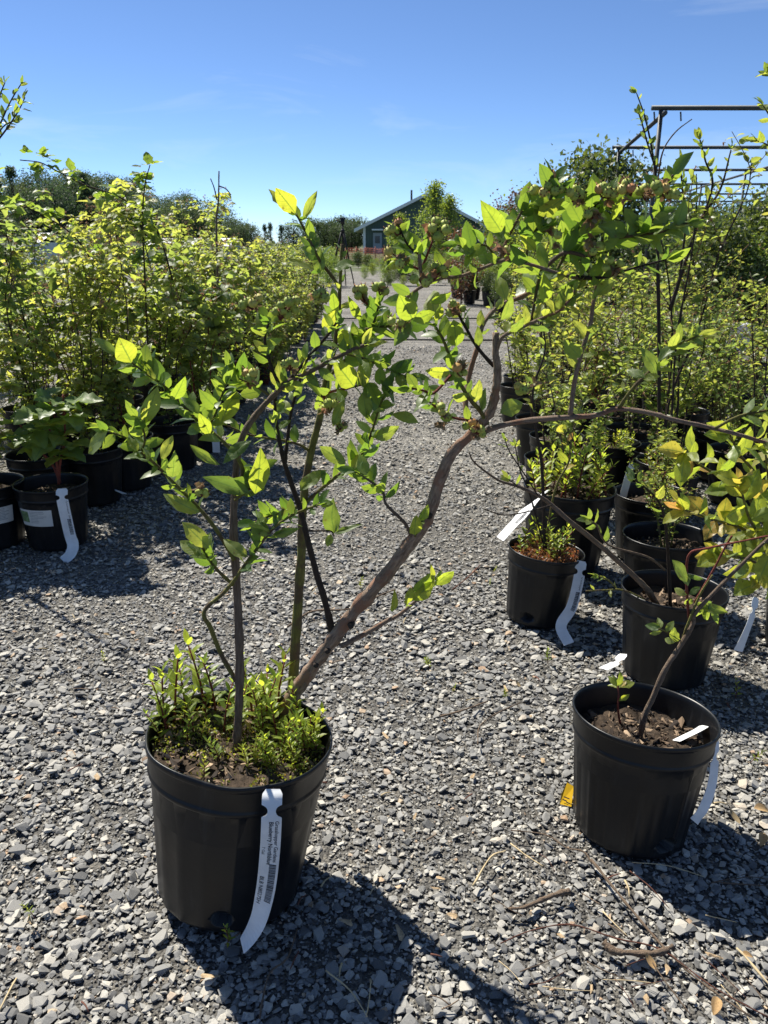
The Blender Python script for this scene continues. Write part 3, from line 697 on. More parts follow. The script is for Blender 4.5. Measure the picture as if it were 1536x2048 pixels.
tw('B', [(584, 1400), (590, 1300), (598, 1180), (603, 1100), (604, 1040), (607, 1005), (612, 960), (622, 905), (640, 833), (652, 760), (668, 700), (676, 640), (680, 570), (684, 488)], 1.46, 1.34, 21, 6, 'bark_green', 5, .036, 'stem', .70, 0, sides=9, wob=.006)
tw('trunk', [(568, 1428), (590, 1385), (625, 1335), (668, 1275), (720, 1210), (780, 1140), (825, 1080), (858, 1030), (880, 960), (905, 905), (946, 866), (978, 827), (991, 786), (995, 740), (991, 704), (992, 665)], [1.41, 1.40, 1.38, 1.355, 1.32, 1.28, 1.245, 1.22, 1.20, 1.185, 1.175, 1.17, 1.165, 1.16, 1.16, 1.16], 1.36, 29, 12, 'bark_tan', 0, .04, 'trunk', sides=12, wob=.008, lump=.075)
tw('C', [(666, 1272), (651, 1205), (633, 1146), (615, 1078), (601, 1019), (585, 973), (571, 932), (564, 905), (553, 850), (550, 800), (556, 760)], 1.355, 1.32, 15, 6, 'bark_dark', 4, .04, 'stem', .75)
tw('C2', [(570, 925), (576, 870), (584, 815), (598, 770), (606, 728)], 1.345, 1.32, 8, 5, 'bark_dark', 4, .04, t0=.4)
# from the trunk
tw('D1', [(948, 872), (990, 855), (1050, 842), (1130, 835), (1190, 831), (1235, 818), (1300, 826), (1350, 840), (1420, 855), (1480, 870), (1545, 889), (1600, 896)], 1.37, 1.30, 12, 7, 'bark_tan', 3, .04, t0=.85)
tw('D1a', [(1140, 833), (1149, 763), (1162, 708), (1178, 658), (1187, 603), (1199, 544), (1201, 515)], 1.345, 1.32, 10, 7, 'bark_tan', 7, .038, t0=.2, tip=2)
tw('D1b', [(1237, 817), (1265, 777), (1297, 745), (1324, 717), (1356, 690), (1395, 672)], 1.34, 1.30, 8, 4, 'bark_green', 6, .04, t0=.3)
tw('D1c', [(1430, 857), (1479, 832), (1536, 820), (1590, 806)], 1.315, 1.28, 7, 4, 'bark_green', 5, .045, t0=.3)
tw('D2', [(988, 733), (955, 695), (928, 649), (914, 622)], 1.365, 1.36, 8, 5, 'bark_dark', 3, .035, t0=.3, tip=1)
tw('D3', [(952, 868), (932, 822), (937, 758), (955, 695), (966, 649), (998, 612), (1042, 594), (1087, 566)], 1.375, 1.44, 12, 8, 'bark_tan', 4, .04, t0=.5)
tw('D8', [(993, 700), (1005, 674), (1041, 656), (1087, 635), (1124, 618), (1150, 580)], 1.36, 1.32, 9, 5, 'bark_tan', 8, .042, t0=.2)
tw('D7', [(975, 848), (960, 822), (937, 795), (914, 754), (900, 717), (887, 681), (872, 655)], 1.37, 1.30, 10, 5, 'bark_green', 8, .042, t0=.25)
tw('D7b', [(902, 750), (868, 786), (846, 781), (820, 776)], 1.33, 1.30, 6, 4, 'bark_red', 4, .036)
tw('D7c', [(955, 842), (909, 836), (880, 820), (859, 804)], 1.37, 1.35, 6, 4, 'bark_red', 3, .036)
tw('arch', [(1198, 548), (1172, 557), (1130, 551), (1087, 537), (1050, 526), (1023, 519), (996, 524), (955, 540), (918, 553), (882, 556), (845, 572), (815, 594)], 1.325, 1.30, 7, 7, 'bark_tan', 8, .044, t0=.05, tip=4)
tw('arch_up', [(996, 522), (1014, 480), (1037, 435), (1046, 418)], 1.315, 1.30, 7, 5, 'bark_tan', 5, .044, t0=.2)
tw('berrytwig', [(846, 572), (843, 555), (839, 512), (846, 482), (862, 470)], 1.30, 1.29, 10, 5, 'bark_tan', 3, .032, t0=.3, tip=0)
tw('berrytwig2', [(841, 544), (850, 520), (862, 490), (868, 474)], 1.30, 1.285, 6, 4, 'bark_red', 2, .03, tip=0)
tw('berrytwig3', [(838, 508), (824, 499), (809, 479), (800, 455)], 1.295, 1.28, 5, 3.5, 'bark_dark', 3, .034, tip=0)
tw('berrytwig4', [(837, 538), (815, 528), (795, 520)], 1.295, 1.285, 5, 3, 'bark_red', 2, .03, tip=1)
tw('top1', [(1087, 537), (1130, 505), (1180, 510), (1233, 476), (1274, 462), (1310, 437), (1329, 389), (1346, 350)], 1.33, 1.27, 9, 5, 'bark_grey', 14, .046, t0=.1, tip=1)
tw('top2', [(1050, 526), (1060, 480), (1085, 440), (1100, 400), (1104, 370)], 1.31, 1.28, 7, 4, 'bark_green', 11, .048, t0=.1, tip=2)
tw('top3', [(1110, 548), (1140, 490), (1165, 440), (1190, 410), (1240, 392)], 1.33, 1.30, 7, 4, 'bark_green', 13, .048, t0=.1, tip=3)
tw('top4', [(1151, 553), (1200, 556), (1250, 541), (1333, 519)], 1.33, 1.30, 8, 4, 'bark_dark', 6, .044, t0=.05, tip=3)
tw('top5', [(1233, 476), (1280, 470), (1330, 462), (1375, 446)], 1.29, 1.26, 6, 3.5, 'bark_green', 7, .046, t0=.1, tip=2)
tw('mid1', [(1062, 648), (1075, 570), (1090, 520), (1120, 480)], 1.38, 1.36, 7, 4, 'bark_green', 9, .046, t0=.1)
tw('mid2', [(998, 524), (970, 490), (945, 500), (915, 490)], 1.32, 1.30, 5, 3, 'bark_green', 4, .042, t0=.2, tip=2)
tw('D4', [(826, 1078), (812, 1050), (801, 1037), (772, 1008), (765, 982), (740, 962), (712, 943)], 1.385, 1.34, 8, 4, 'bark_grey', 5, .042, t0=.55, tip=3)
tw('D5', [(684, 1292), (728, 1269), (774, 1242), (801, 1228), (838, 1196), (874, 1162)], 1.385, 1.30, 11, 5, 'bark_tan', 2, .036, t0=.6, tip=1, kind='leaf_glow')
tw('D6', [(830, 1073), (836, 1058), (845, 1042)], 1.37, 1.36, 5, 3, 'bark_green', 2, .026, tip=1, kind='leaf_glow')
# from the left stem
tw('A1', [(472, 1362), (441, 1306), (421, 1256), (408, 1233), (415, 1213), (446, 1187), (469, 1160), (491, 1128), (519, 1091), (545, 1058), (585, 1030), (640, 1008)], 1.265, 1.20, 10, 5, 'bark_green', 9, .042, t0=.60)
tw('A2', [(466, 1170), (432, 1137), (414, 1112), (400, 1085)], 1.255, 1.22, 8, 4, 'bark_green', 5, .038, t0=.3)
tw('A2b', [(468, 1120), (455, 1096), (423, 1046), (382, 1000), (341, 959), (309, 927), (282, 905), (255, 878), (215, 862)], 1.255, 1.15, 9, 4, 'bark_green', 12, .038, t0=.3)
tw('A2c', [(282, 905), (290, 880), (285, 855), (275, 835)], 1.18, 1.15, 5, 3, 'bark_green', 5, .036)
tw('A3', [(470, 990), (485, 940), (456, 893), (414, 856), (378, 824), (350, 792), (319, 765), (291, 746), (262, 724)], 1.25, 1.17, 9, 4, 'bark_green', 16, .042, t0=.28, tip=3)
tw('A4', [(470, 1000), (490, 985), (505, 970), (515, 940)], 1.25, 1.21, 6, 4, 'bark_green', 5, .044, tip=2)
tw('A5', [(414, 856), (430, 830), (440, 800), (452, 770)], 1.20, 1.17, 5, 3, 'bark_green', 6, .044, tip=3)
tw('A6', [(562, 775), (544, 737), (530, 683), (537, 646)], 1.25, 1.22, 8, 5, 'bark_dark', 4, .04, t0=.4, tip=2)
tw('A7', [(576, 762), (606, 728), (633, 696), (660, 664), (676, 640)], 1.25, 1.24, 8, 5, 'bark_dark', 4, .038, t0=.2, tip=1)
tw('A8', [(537, 790), (505, 768), (480, 758), (455, 735)], 1.24, 1.21, 5, 3, 'bark_green', 6, .042)
tw('B1', [(678, 573), (662, 550), (640, 522), (622, 486), (607, 455), (592, 428)], 1.35, 1.32, 8, 4, 'bark_green', 5, .036, t0=.25, tip=1)
tw('B2', [(640, 833), (651, 790), (690, 778), (730, 768)], 1.39, 1.33, 7, 4, 'bark_red', 5, .042)
tw('B3', [(610, 1007), (642, 978), (683, 946), (706, 935), (728, 900), (742, 868), (756, 824), (768, 790)], 1.41, 1.30, 8, 4, 'bark_green', 12, .044, t0=.15)
tw('B4', [(652, 760), (690, 720), (720, 690), (745, 650), (758, 610)], 1.37, 1.33, 7, 4, 'bark_green', 10, .044, t0=.1)
tw('B5', [(668, 700), (710, 665), (755, 655), (800, 650), (850, 640)], 1.36, 1.31, 7, 4, 'bark_green', 10, .046, t0=.1, tip=4)
tw('B6', [(690, 706), (735, 720), (780, 740), (815, 755)], 1.30, 1.30, 6, 4, 'bark_green', 9, .044, t0=.1, tip=3)
tw('B7', [(607, 1005), (580, 1020), (545, 1030), (510, 1045)], 1.40, 1.34, 6, 4, 'bark_green', 7, .042, t0=.2, tip=3)
tw('B8', [(622, 905), (600, 890), (560, 880), (500, 870), (440, 845)], 1.40, 1.30, 6, 4, 'bark_green', 5, .042, t0=.3, tip=2)
tw('B9', [(604, 1060), (625, 1062), (660, 1062), (668, 1072)], 1.42, 1.40, 4, 3, 'bark_dark', 0)
B0.done()
CLUSTERS = [  # berries by bunch: distance, stalk foot, berries
 (1.285, (800, 468), [(797, 445), (784, 457), (776, 463), (790, 466)]), (1.285, (800, 520), [(777, 502), (777, 518), (787, 530), (800, 528)]), (1.28, (842, 566), [(828, 558), (860, 556), (852, 566)]),
 (1.28, (868, 560), [(871, 533), (872, 547), (885, 537), (889, 548)]), (1.275, (868, 474), [(872, 443), (865, 456), (890, 448), (893, 459), (876, 472), (882, 463)]), (1.32, (735, 610), [(713, 580), (726, 578), (728, 588), (729, 598), (716, 592)]),
 (1.29, (800, 655), [(783, 642), (801, 645), (792, 654)]), (1.35, (914, 624), [(906, 607), (900, 625), (925, 617), (913, 612)]), (1.21, (505, 620), [(485, 610), (495, 604), (517, 596), (506, 606)]), (1.21, (560, 640), [(551, 623), (562, 610), (578, 603), (574, 628), (592, 600), (590, 619), (583, 612), (566, 622)]),
 (1.22, (580, 742), [(569, 728), (590, 728), (580, 722)]), (1.19, (496, 768), [(492, 746), (501, 756), (507, 745)]), (1.33, (660, 826), [(656, 806), (647, 817), (669, 808), (658, 816)]), (1.33, (680, 860), [(674, 842), (688, 851), (680, 856)]),
 (1.27, (1104, 372), [(1103, 350), (1069, 380), (1087, 385), (1110, 382), (1096, 372), (1120, 376)]), (1.28, (1215, 396), [(1199, 378), (1207, 374), (1228, 387), (1216, 384)]), (1.26, (1262, 392), [(1253, 366), (1262, 376), (1246, 378)]),
 (1.25, (1330, 396), [(1313, 371), (1338, 387), (1351, 389), (1318, 382), (1330, 376)]), (1.29, (1190, 512), [(1174, 494), (1199, 492), (1186, 503)]), (1.30, (1215, 545), [(1219, 521), (1242, 526), (1230, 542), (1226, 533), (1212, 536)]), (1.28, (1006, 508), [(998, 492), (1014, 499)]),
 (1.28, (1110, 474), [(1108, 464), (1116, 470)]), (1.30, (920, 752), [(914, 735), (928, 745), (917, 747)]), (1.33, (1045, 786), [(1037, 772), (1057, 774), (1040, 782), (1049, 779)]), (1.35, (950, 866), [(932, 852), (944, 845), (962, 858), (965, 868), (948, 858)]), (1.34, (890, 836), [(882, 813), (893, 831), (884, 825)]), (1.19, (405, 990), [(398, 985), (410, 986)]), (1.28, (1150, 400), [(1140, 385), (1152, 378), (1162, 388), (1148, 392)]), (1.27, (1290, 400), [(1280, 382), (1292, 376), (1300, 388)]), (1.28, (1185, 440), [(1176, 428), (1188, 424), (1192, 434)]), (1.29, (760, 590), [(752, 574), (764, 570), (770, 582)]), (1.22, (640, 600), [(632, 588), (644, 584), (650, 596), (636, 598)])]
for Y, foot, bs in CLUSTERS:
    Y = lean_in(foot[0], foot[1], Y)
    ft = at(*foot, Y); A = Acc(); ctr = np.mean([at(x, y, Y) for x, y in bs], axis=0)
    for x, y in bs:
        p = at(x, y, Y + U(-.012, .012)); d = unit(p - ft + rnd3(.006)); v, t, uv = tube([ft, (ft + p) / 2 + rnd3(.002), p], .0011, .0009, 5, 3); A.add(v - B0.o, t, .5, uv)
        out = unit(d * .8 + TOCAM * U(.2, 1.) + UP * U(.1, .7) + rnd3(.25)); r = U(.0062, .0083) * (.88 if foot[0] > 792 else 1.)
        link('berry', BERRY, B0.root, mat4=m4(p - B0.o, frame(np.cross(out, [.3, .2, .9]), out), r))
    link('berry_stalk', A.mesh('berry_stalk', M['bark_red']), B0.root)
    for _ in range(2):
        link('dried_flower', HUSK[int(R.integers(0, 3))], B0.root, mat4=m4((ft * .5 + ctr * .5 + rnd3(.006)) - B0.o, frame(rnd3(), rnd3()), U(.009, .014)))
for x, y, Y in ((632, 1330, 1.362), (655, 1302, 1.348), (702, 1252, 1.318), (858, 1032, 1.205)):        # old cut scars on the trunk
    p = at(x, y, Y); v, t, uv = tube([p + [0, .012, 0], p, p + [0, -.004, .001]], .0075, .0045, 8, 2); link('bark_scar', make_mesh('bark_scar', v - B0.o, t, M['bark_dark']), B0.root)
# leaf litter colour on the near bush is done; its paper strip
Yt = 1.100
tag_pts = [at(546, 1578, 1.125), at(544, 1600, 1.112), at(543, 1640, Yt), at(540, 1700, Yt), at(534, 1760, Yt), at(527, 1800, 1.10), at(517, 1838, 1.095), at(502, 1868, 1.09), at(484, 1892, 1.085)]
hang_tag(tag_pts, .034, (1, .05, .12), 'white plastic plant tag with barcode hanging down the bent-rim pot', [('Grasshopper Gardens', .0095, .052, .0065, .00008), ('Blueberry Northblue', .0105, .054, -.0035, .00016), ('7 Gal', .0075, .106, -.0135, 0.), ('BLB N8027SH', .0105, .170, -.0125, .0001)], bars=(.142, .222, .001, .013), twist=1.15)

# ------------------------------------------------------------------ weeds in the front pot
def shoot_meshes(n, leafw=.36):
    out = []
    for _ in range(n):
        A = Acc(); k = int(R.integers(6, 9)); tp = [leaf_tpl(1, 3, leafw, .35, U(-.1, .4)) for _ in range(3)]; bend = rnd3(.06); bend[2] = 0
        for i in range(k):
            z = .22 + .78 * i / (k - 1); L = .40 * (1 - .42 * z) * U(.8, 1.15); a = i * 1.57 + U(-.2, .2); p = bend * z * z * 3 + [0, 0, z]
            for q in (0, math.pi):
                d = np.array([math.cos(a + q), math.sin(a + q), .55 + .9 * z ** 3]); v, t, uv = tp[i % 3]; A.add((v * L) @ frame(d, [0, 0, 1]).T + p, t, min(1, max(0, .35 + .65 * z + U(-.3, .1))))
        V, T, uv = tube([(0, 0, 0), bend * .75 + [0, 0, .5], bend * 3 + [0, 0, 1]], .022, .012, 5, 2)
        out.append((A.mesh('leaves', M['leaf_weed']), make_mesh('stem', V, T, M['bark_red'])))
    return out
SHOOT = shoot_meshes(7)
def shoot(p, h, label, group, tilt=.14, sh=SHOOT):
    lm, sm = sh[int(R.integers(0, len(sh)))]; r = thing('weed_shoot', label, 'weed', tuple(p), group, (U(-tilt, tilt), U(-tilt, tilt), U(0, 6.28))); r.scale = (h, h, h)
    link('stem', sm, r); lo = link('leaves', lm, r); lo['kind'] = 'stuff'; return r
axm = ax_main; um = unit(np.cross([0, 1, 0], axm)); vm = np.cross(axm, um)
def on_soil(a, q, top, u=um, v=vm): return top + u * math.cos(a) * q + v * math.sin(a) * q
nsh = 0
while nsh < 58:
    a = U(0, 6.283); q = .158 * math.sqrt(U(0.04, 1)); p = on_soil(a, q, top_main); s = math.sin(a) * q; c = math.cos(a) * q
    if s < -.075 or (s < -.02 and c < .02): 
        if U(0, 1) > .06: continue
    h = (.042 + .05 * max(0, (s + .10) / .25)) * U(.6, 1.45) * (1.15 if s > .02 else .9)
    shoot(p - axm * .006, h, 'small bright green weed shoot with red stem crowding the bent-rim pot', 'weed shoots in the front pot'); nsh += 1
for a, q, h in ((2.9, .15, .12), (2.72, .152, .135), (3.05, .14, .10)):
    shoot(on_soil(a, q, top_main), h, 'tall weed shoot at the far edge of the bent-rim pot, beside its rim', 'tall weed shoots at the rim')
def moss_patch(center, u, v, r, n, mat, label, size=(.004, .009), keep=None, hmax=.012):
    A = Acc(); tp = leaf_tpl(1, 2, .6, .3, .2)
    for _ in range(n):
        a = U(0, 6.283); q = r * math.sqrt(U(0, 1)); c, s = q * math.cos(a), q * math.sin(a)
        if keep and not keep(c, s): continue
        p = u * c + v * s + UP * U(0, hmax); L = U(*size); A.add((tp[0] * L) @ frame(rnd3() + [0, 0, .8], rnd3() + UP).T + p, tp[1], U(0, 1))
    o = link('moss', A.mesh('moss', M[mat]), None, loc=tuple(center)); o['kind'] = 'stuff'; tag(o, label, 'moss'); return o
moss_patch(top_main, um, vm, .155, 2600, 'moss', 'yellow green moss and seedlings covering the soil of the bent-rim pot', keep=lambda c, s: s > -.06 or c > .04 or U(0, 1) < .08)

# ------------------------------------------------------------------ prototype plants for the rows
def canes(rng, n, h, spread, arch):
    out = []
    for i in range(n):
        a = rng.uniform(0, 6.283); hh = h * rng.uniform(.60, 1.14); o = np.array([math.cos(a), math.sin(a), 0]); s = spread * rng.uniform(.4, 1.2)
        b = o * rng.uniform(.01, .05); P = [b]
        for t in (.25, .5, .75, .92, 1.05):
            P.append(b + o * s * t ** 1.6 + np.array([0, 0, hh * (t - arch * max(0, t - .62) ** 2 * 3)]) + rng.normal(size=3) * .018)
        out.append(np.array(P))
    return out
SERR = [leaf_tpl(1, 5, .74, rng_f, rng_c, .38, .12) for rng_f, rng_c in ((.25, .25), (.4, .4), (.15, .1), (.35, .55))]
SMALL = [leaf_tpl(1, 3, .5, .3, c) for c in (.05, .25, .4, -.1)]
QUAD = [leaf_tpl(1, 2, .6, .2, c) for c in (.1, .35)]
def proto(name, seed, h, n, kind, mat, bark, dens, lsize, spread=.22, arch=.5, flowers=0, label='', cat='bush'):
    rng = np.random.default_rng(seed); root = thing(name, label, cat); A = Acc(); Fl = Acc()
    for P in canes(rng, n, h, spread, arch):
        V, T, uv = tube(P, .0048 if kind == 'rasp' else .0062, .0018, 5, 3); link('cane' if kind == 'rasp' else 'stem', make_mesh('cane', V, T, M[bark], True, None, uv), root)
        C = catmull(P, 8); m = len(C); shoots = [C]
        for _ in range(5 if kind == 'rasp' else 7):
            j = int(rng.integers(int(m * .3), m - 2)); a = rng.uniform(0, 6.283); Ls = h * rng.uniform(.10, .24); o = np.array([math.cos(a), math.sin(a), rng.uniform(.3, 1.2)]); o /= np.linalg.norm(o)
            Q = catmull([C[j], C[j] + o * Ls * .5 + rng.normal(size=3) * .01, C[j] + o * Ls + [0, 0, .02]], 4); V, T, uv = tube(Q, .0022, .0012, 4, 1); Fl.add(V, T, .12); shoots.append(Q)
        for si, Q in enumerate(shoots):
            k = int(dens * (1.0 if si == 0 else .38)); mq = len(Q); lo = .10 if si == 0 else .2
            for i in range(k):
                t = lo + (1 - lo) * ((i + rng.uniform(0, 1)) / k) ** (1.25 if kind == 'rasp' else 1.); j = min(int(t * (mq - 1)), mq - 1); p = Q[j]; a = i * 2.4 + rng.uniform(-.6, .6)
                o = np.array([math.cos(a), math.sin(a), rng.uniform(-.15, .75)]); o /= np.linalg.norm(o); tint = float(np.clip(rng.beta(2, 2) * (.66 if kind == 'rasp' else .78) + .24 * (p[2] / h - .5), 0, 1))
                if kind == 'rasp':
                    e = p + o * lsize * .9 + [0, 0, -.01]; L = lsize * rng.uniform(.65, 1.2); nrm = np.array([0, 0, 1.]) + rng.normal(size=3) * .38
                    d0 = o + [0, 0, -.35] + rng.normal(size=3) * .15; sd = np.cross(d0, [0, 0, 1.]); sd /= np.linalg.norm(sd)
                    for d, sc in ((d0, 1.), (d0 * .25 + sd, .8), (d0 * .25 - sd, .8)):
                        v, tt, uv = SERR[int(rng.integers(0, 4))]; L *= rng.uniform(.85, 1.2); A.add((v * L * sc) @ frame(d, nrm + rng.normal(size=3) * .2).T + e, tt, float(np.clip(tint + rng.normal() * .08, 0, 1)))
                else:
                    tp = SMALL if kind == 'blue' else QUAD; v, tt, uv = tp[int(rng.integers(0, len(tp)))]; L = lsize * rng.uniform(.6, 1.25)
                    A.add((v * L) @ frame(o + rng.normal(size=3) * .25, [0, 0, 1.] + rng.normal(size=3) * .55).T + p, tt, tint)
            if flowers and si:
                for _ in range(flowers):
                    p = Q[-1] + rng.normal(size=3) * .02
                    for _ in range(5): v, tt, uv = QUAD[0]; Fl.add((v * rng.uniform(.008, .015)) @ frame(rng.normal(size=3), rng.normal(size=3)).T + p, tt, rng.uniform(.2, 1))
    o = link('foliage', A.mesh('foliage', M[mat]), root); o['kind'] = 'stuff'
    if Fl.n: o2 = link('side_shoots', Fl.mesh('side_shoots', M['husk']), root); o2['kind'] = 'stuff'
    register(root); return root
class Stock:
    def __init__(s, protos): s.p = protos; s.used = [False] * len(protos)
    def place(s, i, loc, rz, sc, label, group, tilt=(0, 0)):
        r = s.p[i]; rot = (tilt[0], tilt[1], rz)
        if not s.used[i]:
            s.used[i] = True; r.location = loc; r.rotation_euler = rot; r.scale = (sc,) * 3; r['label'] = label
            if group: r['group'] = group
            return r
        return dup(r, loc, rz, sc, label, group, rot)
    def any(s, *a, **k): return s.place(int(R.integers(0, len(s.p))), *a, **k)
    def flush(s):
        for r, u in zip(s.p, s.used):
            if not u:
                for c in list(r.children): bpy.data.objects.remove(c)
                bpy.data.objects.remove(r)
RASP = Stock([proto('raspberry_bush', 100 + i, (1.2, 1.08, 1.24, 1.15, 1.2)[i], (5, 6, 3, 4, 5)[i], 'rasp', 'leaf_rasp', ('bark_dark', 'bark_red', 'bark_dark', 'bark_grey', 'bark_dark')[i], (22, 18, 24, 17, 26)[i], (.052, .068, .046, .060, .042)[i], (.24, .30, .14, .22, .20)[i], (.35, .55, .15, .4, .25)[i], (5, 3, 7, 4, 6)[i]) for i in range(5)])
BLUE = Stock([proto('blueberry_plant', 200 + i, (.80, .72, .9, .78, .85)[i], (6, 8, 4, 6, 5)[i], 'blue', 'leaf_blue', ('bark_grey', 'bark_green', 'bark_dark', 'bark_red', 'bark_grey')[i], (30, 24, 34, 22, 28)[i], (.046, .038, .042, .058, .034)[i], (.26, .32, .16, .26, .22)[i], (.25, .4, .1, .3, .2)[i], 1) for i in range(5)])
TALL = Stock([proto('tall_blueberry_plant', 300 + i, 1.35, 4, 'blue', 'leaf_blue', 'bark_dark', 27, .040, .20, .1, 1) for i in range(3)])

# ------------------------------------------------------------------ left: raspberry rows
LG, LPG = 'raspberry bushes in the rows left of the path', 'black pots under the raspberry rows'
LL = 'leafy raspberry bush with dark canes in the dense rows left of the path'
LP = 'black nursery pot in deep shade under the raspberry rows'
def sticker(root, Rt, H, a0, a1, z0, z1, name='pot_label'):
    """paper label wrapped round the pot wall"""
    def S(a, z, o): r = Rt * .79 + (Rt * .94 - Rt * .79) * z / (H * .8) + .0025 + o; return (r * math.cos(a), r * math.sin(a), z)
    def patch(a0, a1, z0, z1, o, mat, nm, par):
        A = Acc(); n = 14; V = [S(a0 + (a1 - a0) * i / n, z, o) for z in (z0, z1) for i in range(n + 1)]; T = []
        for i in range(n): T += [(i, i + 1, n + 2 + i), (i, n + 2 + i, n + 1 + i)]
        return link(nm, make_mesh(nm, np.array(V), np.array(T), M[mat]), par)
    s = patch(a0, a1, z0, z1, 0, 'sticker', name, root); w = a1 - a0; h = z1 - z0
    patch(a0 + .02 * w, a0 + .32 * w, z0 + .22 * h, z1 - .12 * h, .0006, 'sticker_photo', 'printed_picture', s)
    for i in range(8): patch(a0 + .38 * w, a0 + (.60 + U(0, .3)) * w, z1 - (.12 + .095 * i) * h, z1 - (.10 + .095 * i) * h + .001, .0006, 'ink_pale', 'printed_line', s)
lb = gnd(118, 1086)
p1, t1, a1 = pot('five', lb, (0, 0), .3, 'black pot with paper label and white tag at front of the raspberry rows'); sticker(p1, .146, .265, -2.62, -1.55, .115, .185)
p2, t2, a2 = pot('five', gnd(-8, 1085), (0, 0), 0, 'black pot with paper label cut by the picture edge beside the raspberry rows'); sticker(p2, .146, .265, -1.6, -.45, .115, .185)
hang_tag([at(124, 977, 3.02), at(124, 995, 3.005), at(131, 1030, 3.0), at(140, 1070, 3.0), at(146, 1090, 2.99), at(141, 1108, 2.97), at(126, 1122, 2.95)], .047, (1, 0, .1), 'white plastic tag with barcode on the labelled pot at the raspberry rows', [('Grasshopper Gardens', .0105, .050, .012, 0.)], bars=(.125, .19, .003, .018))
for px, py, key, w_ in ((92, 1015, 'five', 'directly behind the labelled one'), (195, 1000, 'five', 'second from the labelled one along the path'), (258, 972, 'five', 'third from the labelled one along the path'), (352, 934, 'five', 'fourth from the labelled one along the path'), (405, 900, 'five', 'jutting farthest into the path, with a white tag')):
    b = gnd(px, py); _, tp, _ = pot(key, b, (0, 0), U(0, 6), 'shaded black raspberry pot ' + w_, None); RASP.any(tuple(tp - [0, 0, .01]), U(0, 6.3), U(.84, 1.0), 'raspberry bush in the shaded pot ' + w_, None); RASP.any(tuple(tp - [0, 0, .02]), U(0, 6.3), U(.45, .6), 'low raspberry shoots in the pot ' + w_, None)
hang_tag([at(430, 845, 4.25), at(431, 870, 4.23), at(433, 905, 4.23)], .04, (1, 0, 0), 'plain white tag on a shaded pot under the raspberry rows', [])
hang_tag([at(222, 972, 3.72), at(232, 980, 3.70), at(250, 988, 3.66)], .03, (.3, -1, .1), 'white tag lying on gravel beside a shaded raspberry pot', [])
for r, (x0, d0, d1, step) in enumerate(((-1.2, 4.95, 13.2, .46), (-1.68, 4.2, 12.6, .48), (-2.2, 3.7, 10.5, .56), (-2.8, 4.6, 10.5, .66), (-3.5, 5.6, 10.5, .8))):
    d = d0
    while d < d1:
        x = x0 + U(-.06, .06); y = d + U(-.06, .06)
        if r < 3: pot('far', (x, y, 0), (0, 0), U(0, 6), LP, LPG)
        sc = (U(.70, .98) if U(0, 1) < .8 else U(1.02, 1.14)) if d < 8.5 else U(.62, .82)
        if r == 0: RASP.any((x + (.16 if d > 6.2 else .02), y + .1, .03 if d > 6.2 else .2), U(0, 6.3), U(.45, .65), LL, LG, (U(-.06, .06), .12))
        RASP.any((x, y, .22 if r < 3 else .1), U(0, 6.3), sc * (1.08 if r == 2 else 1.), LL, LG, (U(-.06, .06), U(-.06, .10))); d += step * U(.9, 1.15)
RASP.any((-2.1, 3.3, .2), 1., .72, 'raspberry bush reaching out of the picture edge beside the labelled pot', None)
RASP.any(tuple(gnd(-8, 1085) + [0, 0, .22]), 2., .62, 'low raspberry bush in the labelled pot cut by the picture edge', None)
for x, y, s in ((-1.9, 2.72, .62), (-2.4, 2.6, .6)):
    RASP.any((x, y, .22), U(0, 6), s, 'raspberry bush just outside the left picture edge shading the gravel', 'bushes outside the left edge'); pot('far', (x, y, 0), (0, 0), 0, 'black pot just outside the left picture edge', 'pots outside the left edge')
# young raspberry in the labelled pot, each leaf a piece
Y1 = Plant('young_raspberry', 'young raspberry plant with large pale leaves in the labelled pot', 'bush', t1)
for pts, n in (([(118, 968), (114, 930), (105, 895), (98, 850), (92, 800)], 9), ([(118, 968), (120, 925), (130, 880), (128, 830), (126, 790)], 10), ([(120, 965), (105, 930), (70, 890), (40, 850)], 7)):
    tw('y', pts, 3.16, 3.08, 6, 3, 'bark_red', 0, plant=Y1, nm='cane'); C = TW['y']
    for i in range(n):
        p = C[int((.45 + .55 * i / n) * (len(C) - 1))]; o = unit([math.cos(i * 2.4), math.sin(i * 2.4) - .3, .35]); e = p + o * .05; L = U(.08, .125); d0 = o + [0, 0, -.3]; sd = unit(np.cross(d0, UP))
        v, t, uv = tube([p, e], .0014, .001, 4, 2); link('leaf_stalk', make_mesh('leaf_stalk', v - Y1.o, t, M['bark_green']), Y1.root)
        for d, s in ((d0, 1.), (d0 * .3 + sd, .8), (d0 * .3 - sd, .8)): Y1.leaf(e, d + rnd3(.12), UP + rnd3(.3) + TOCAM * .2, L * s, 1., 'leaf_rasp_obj')
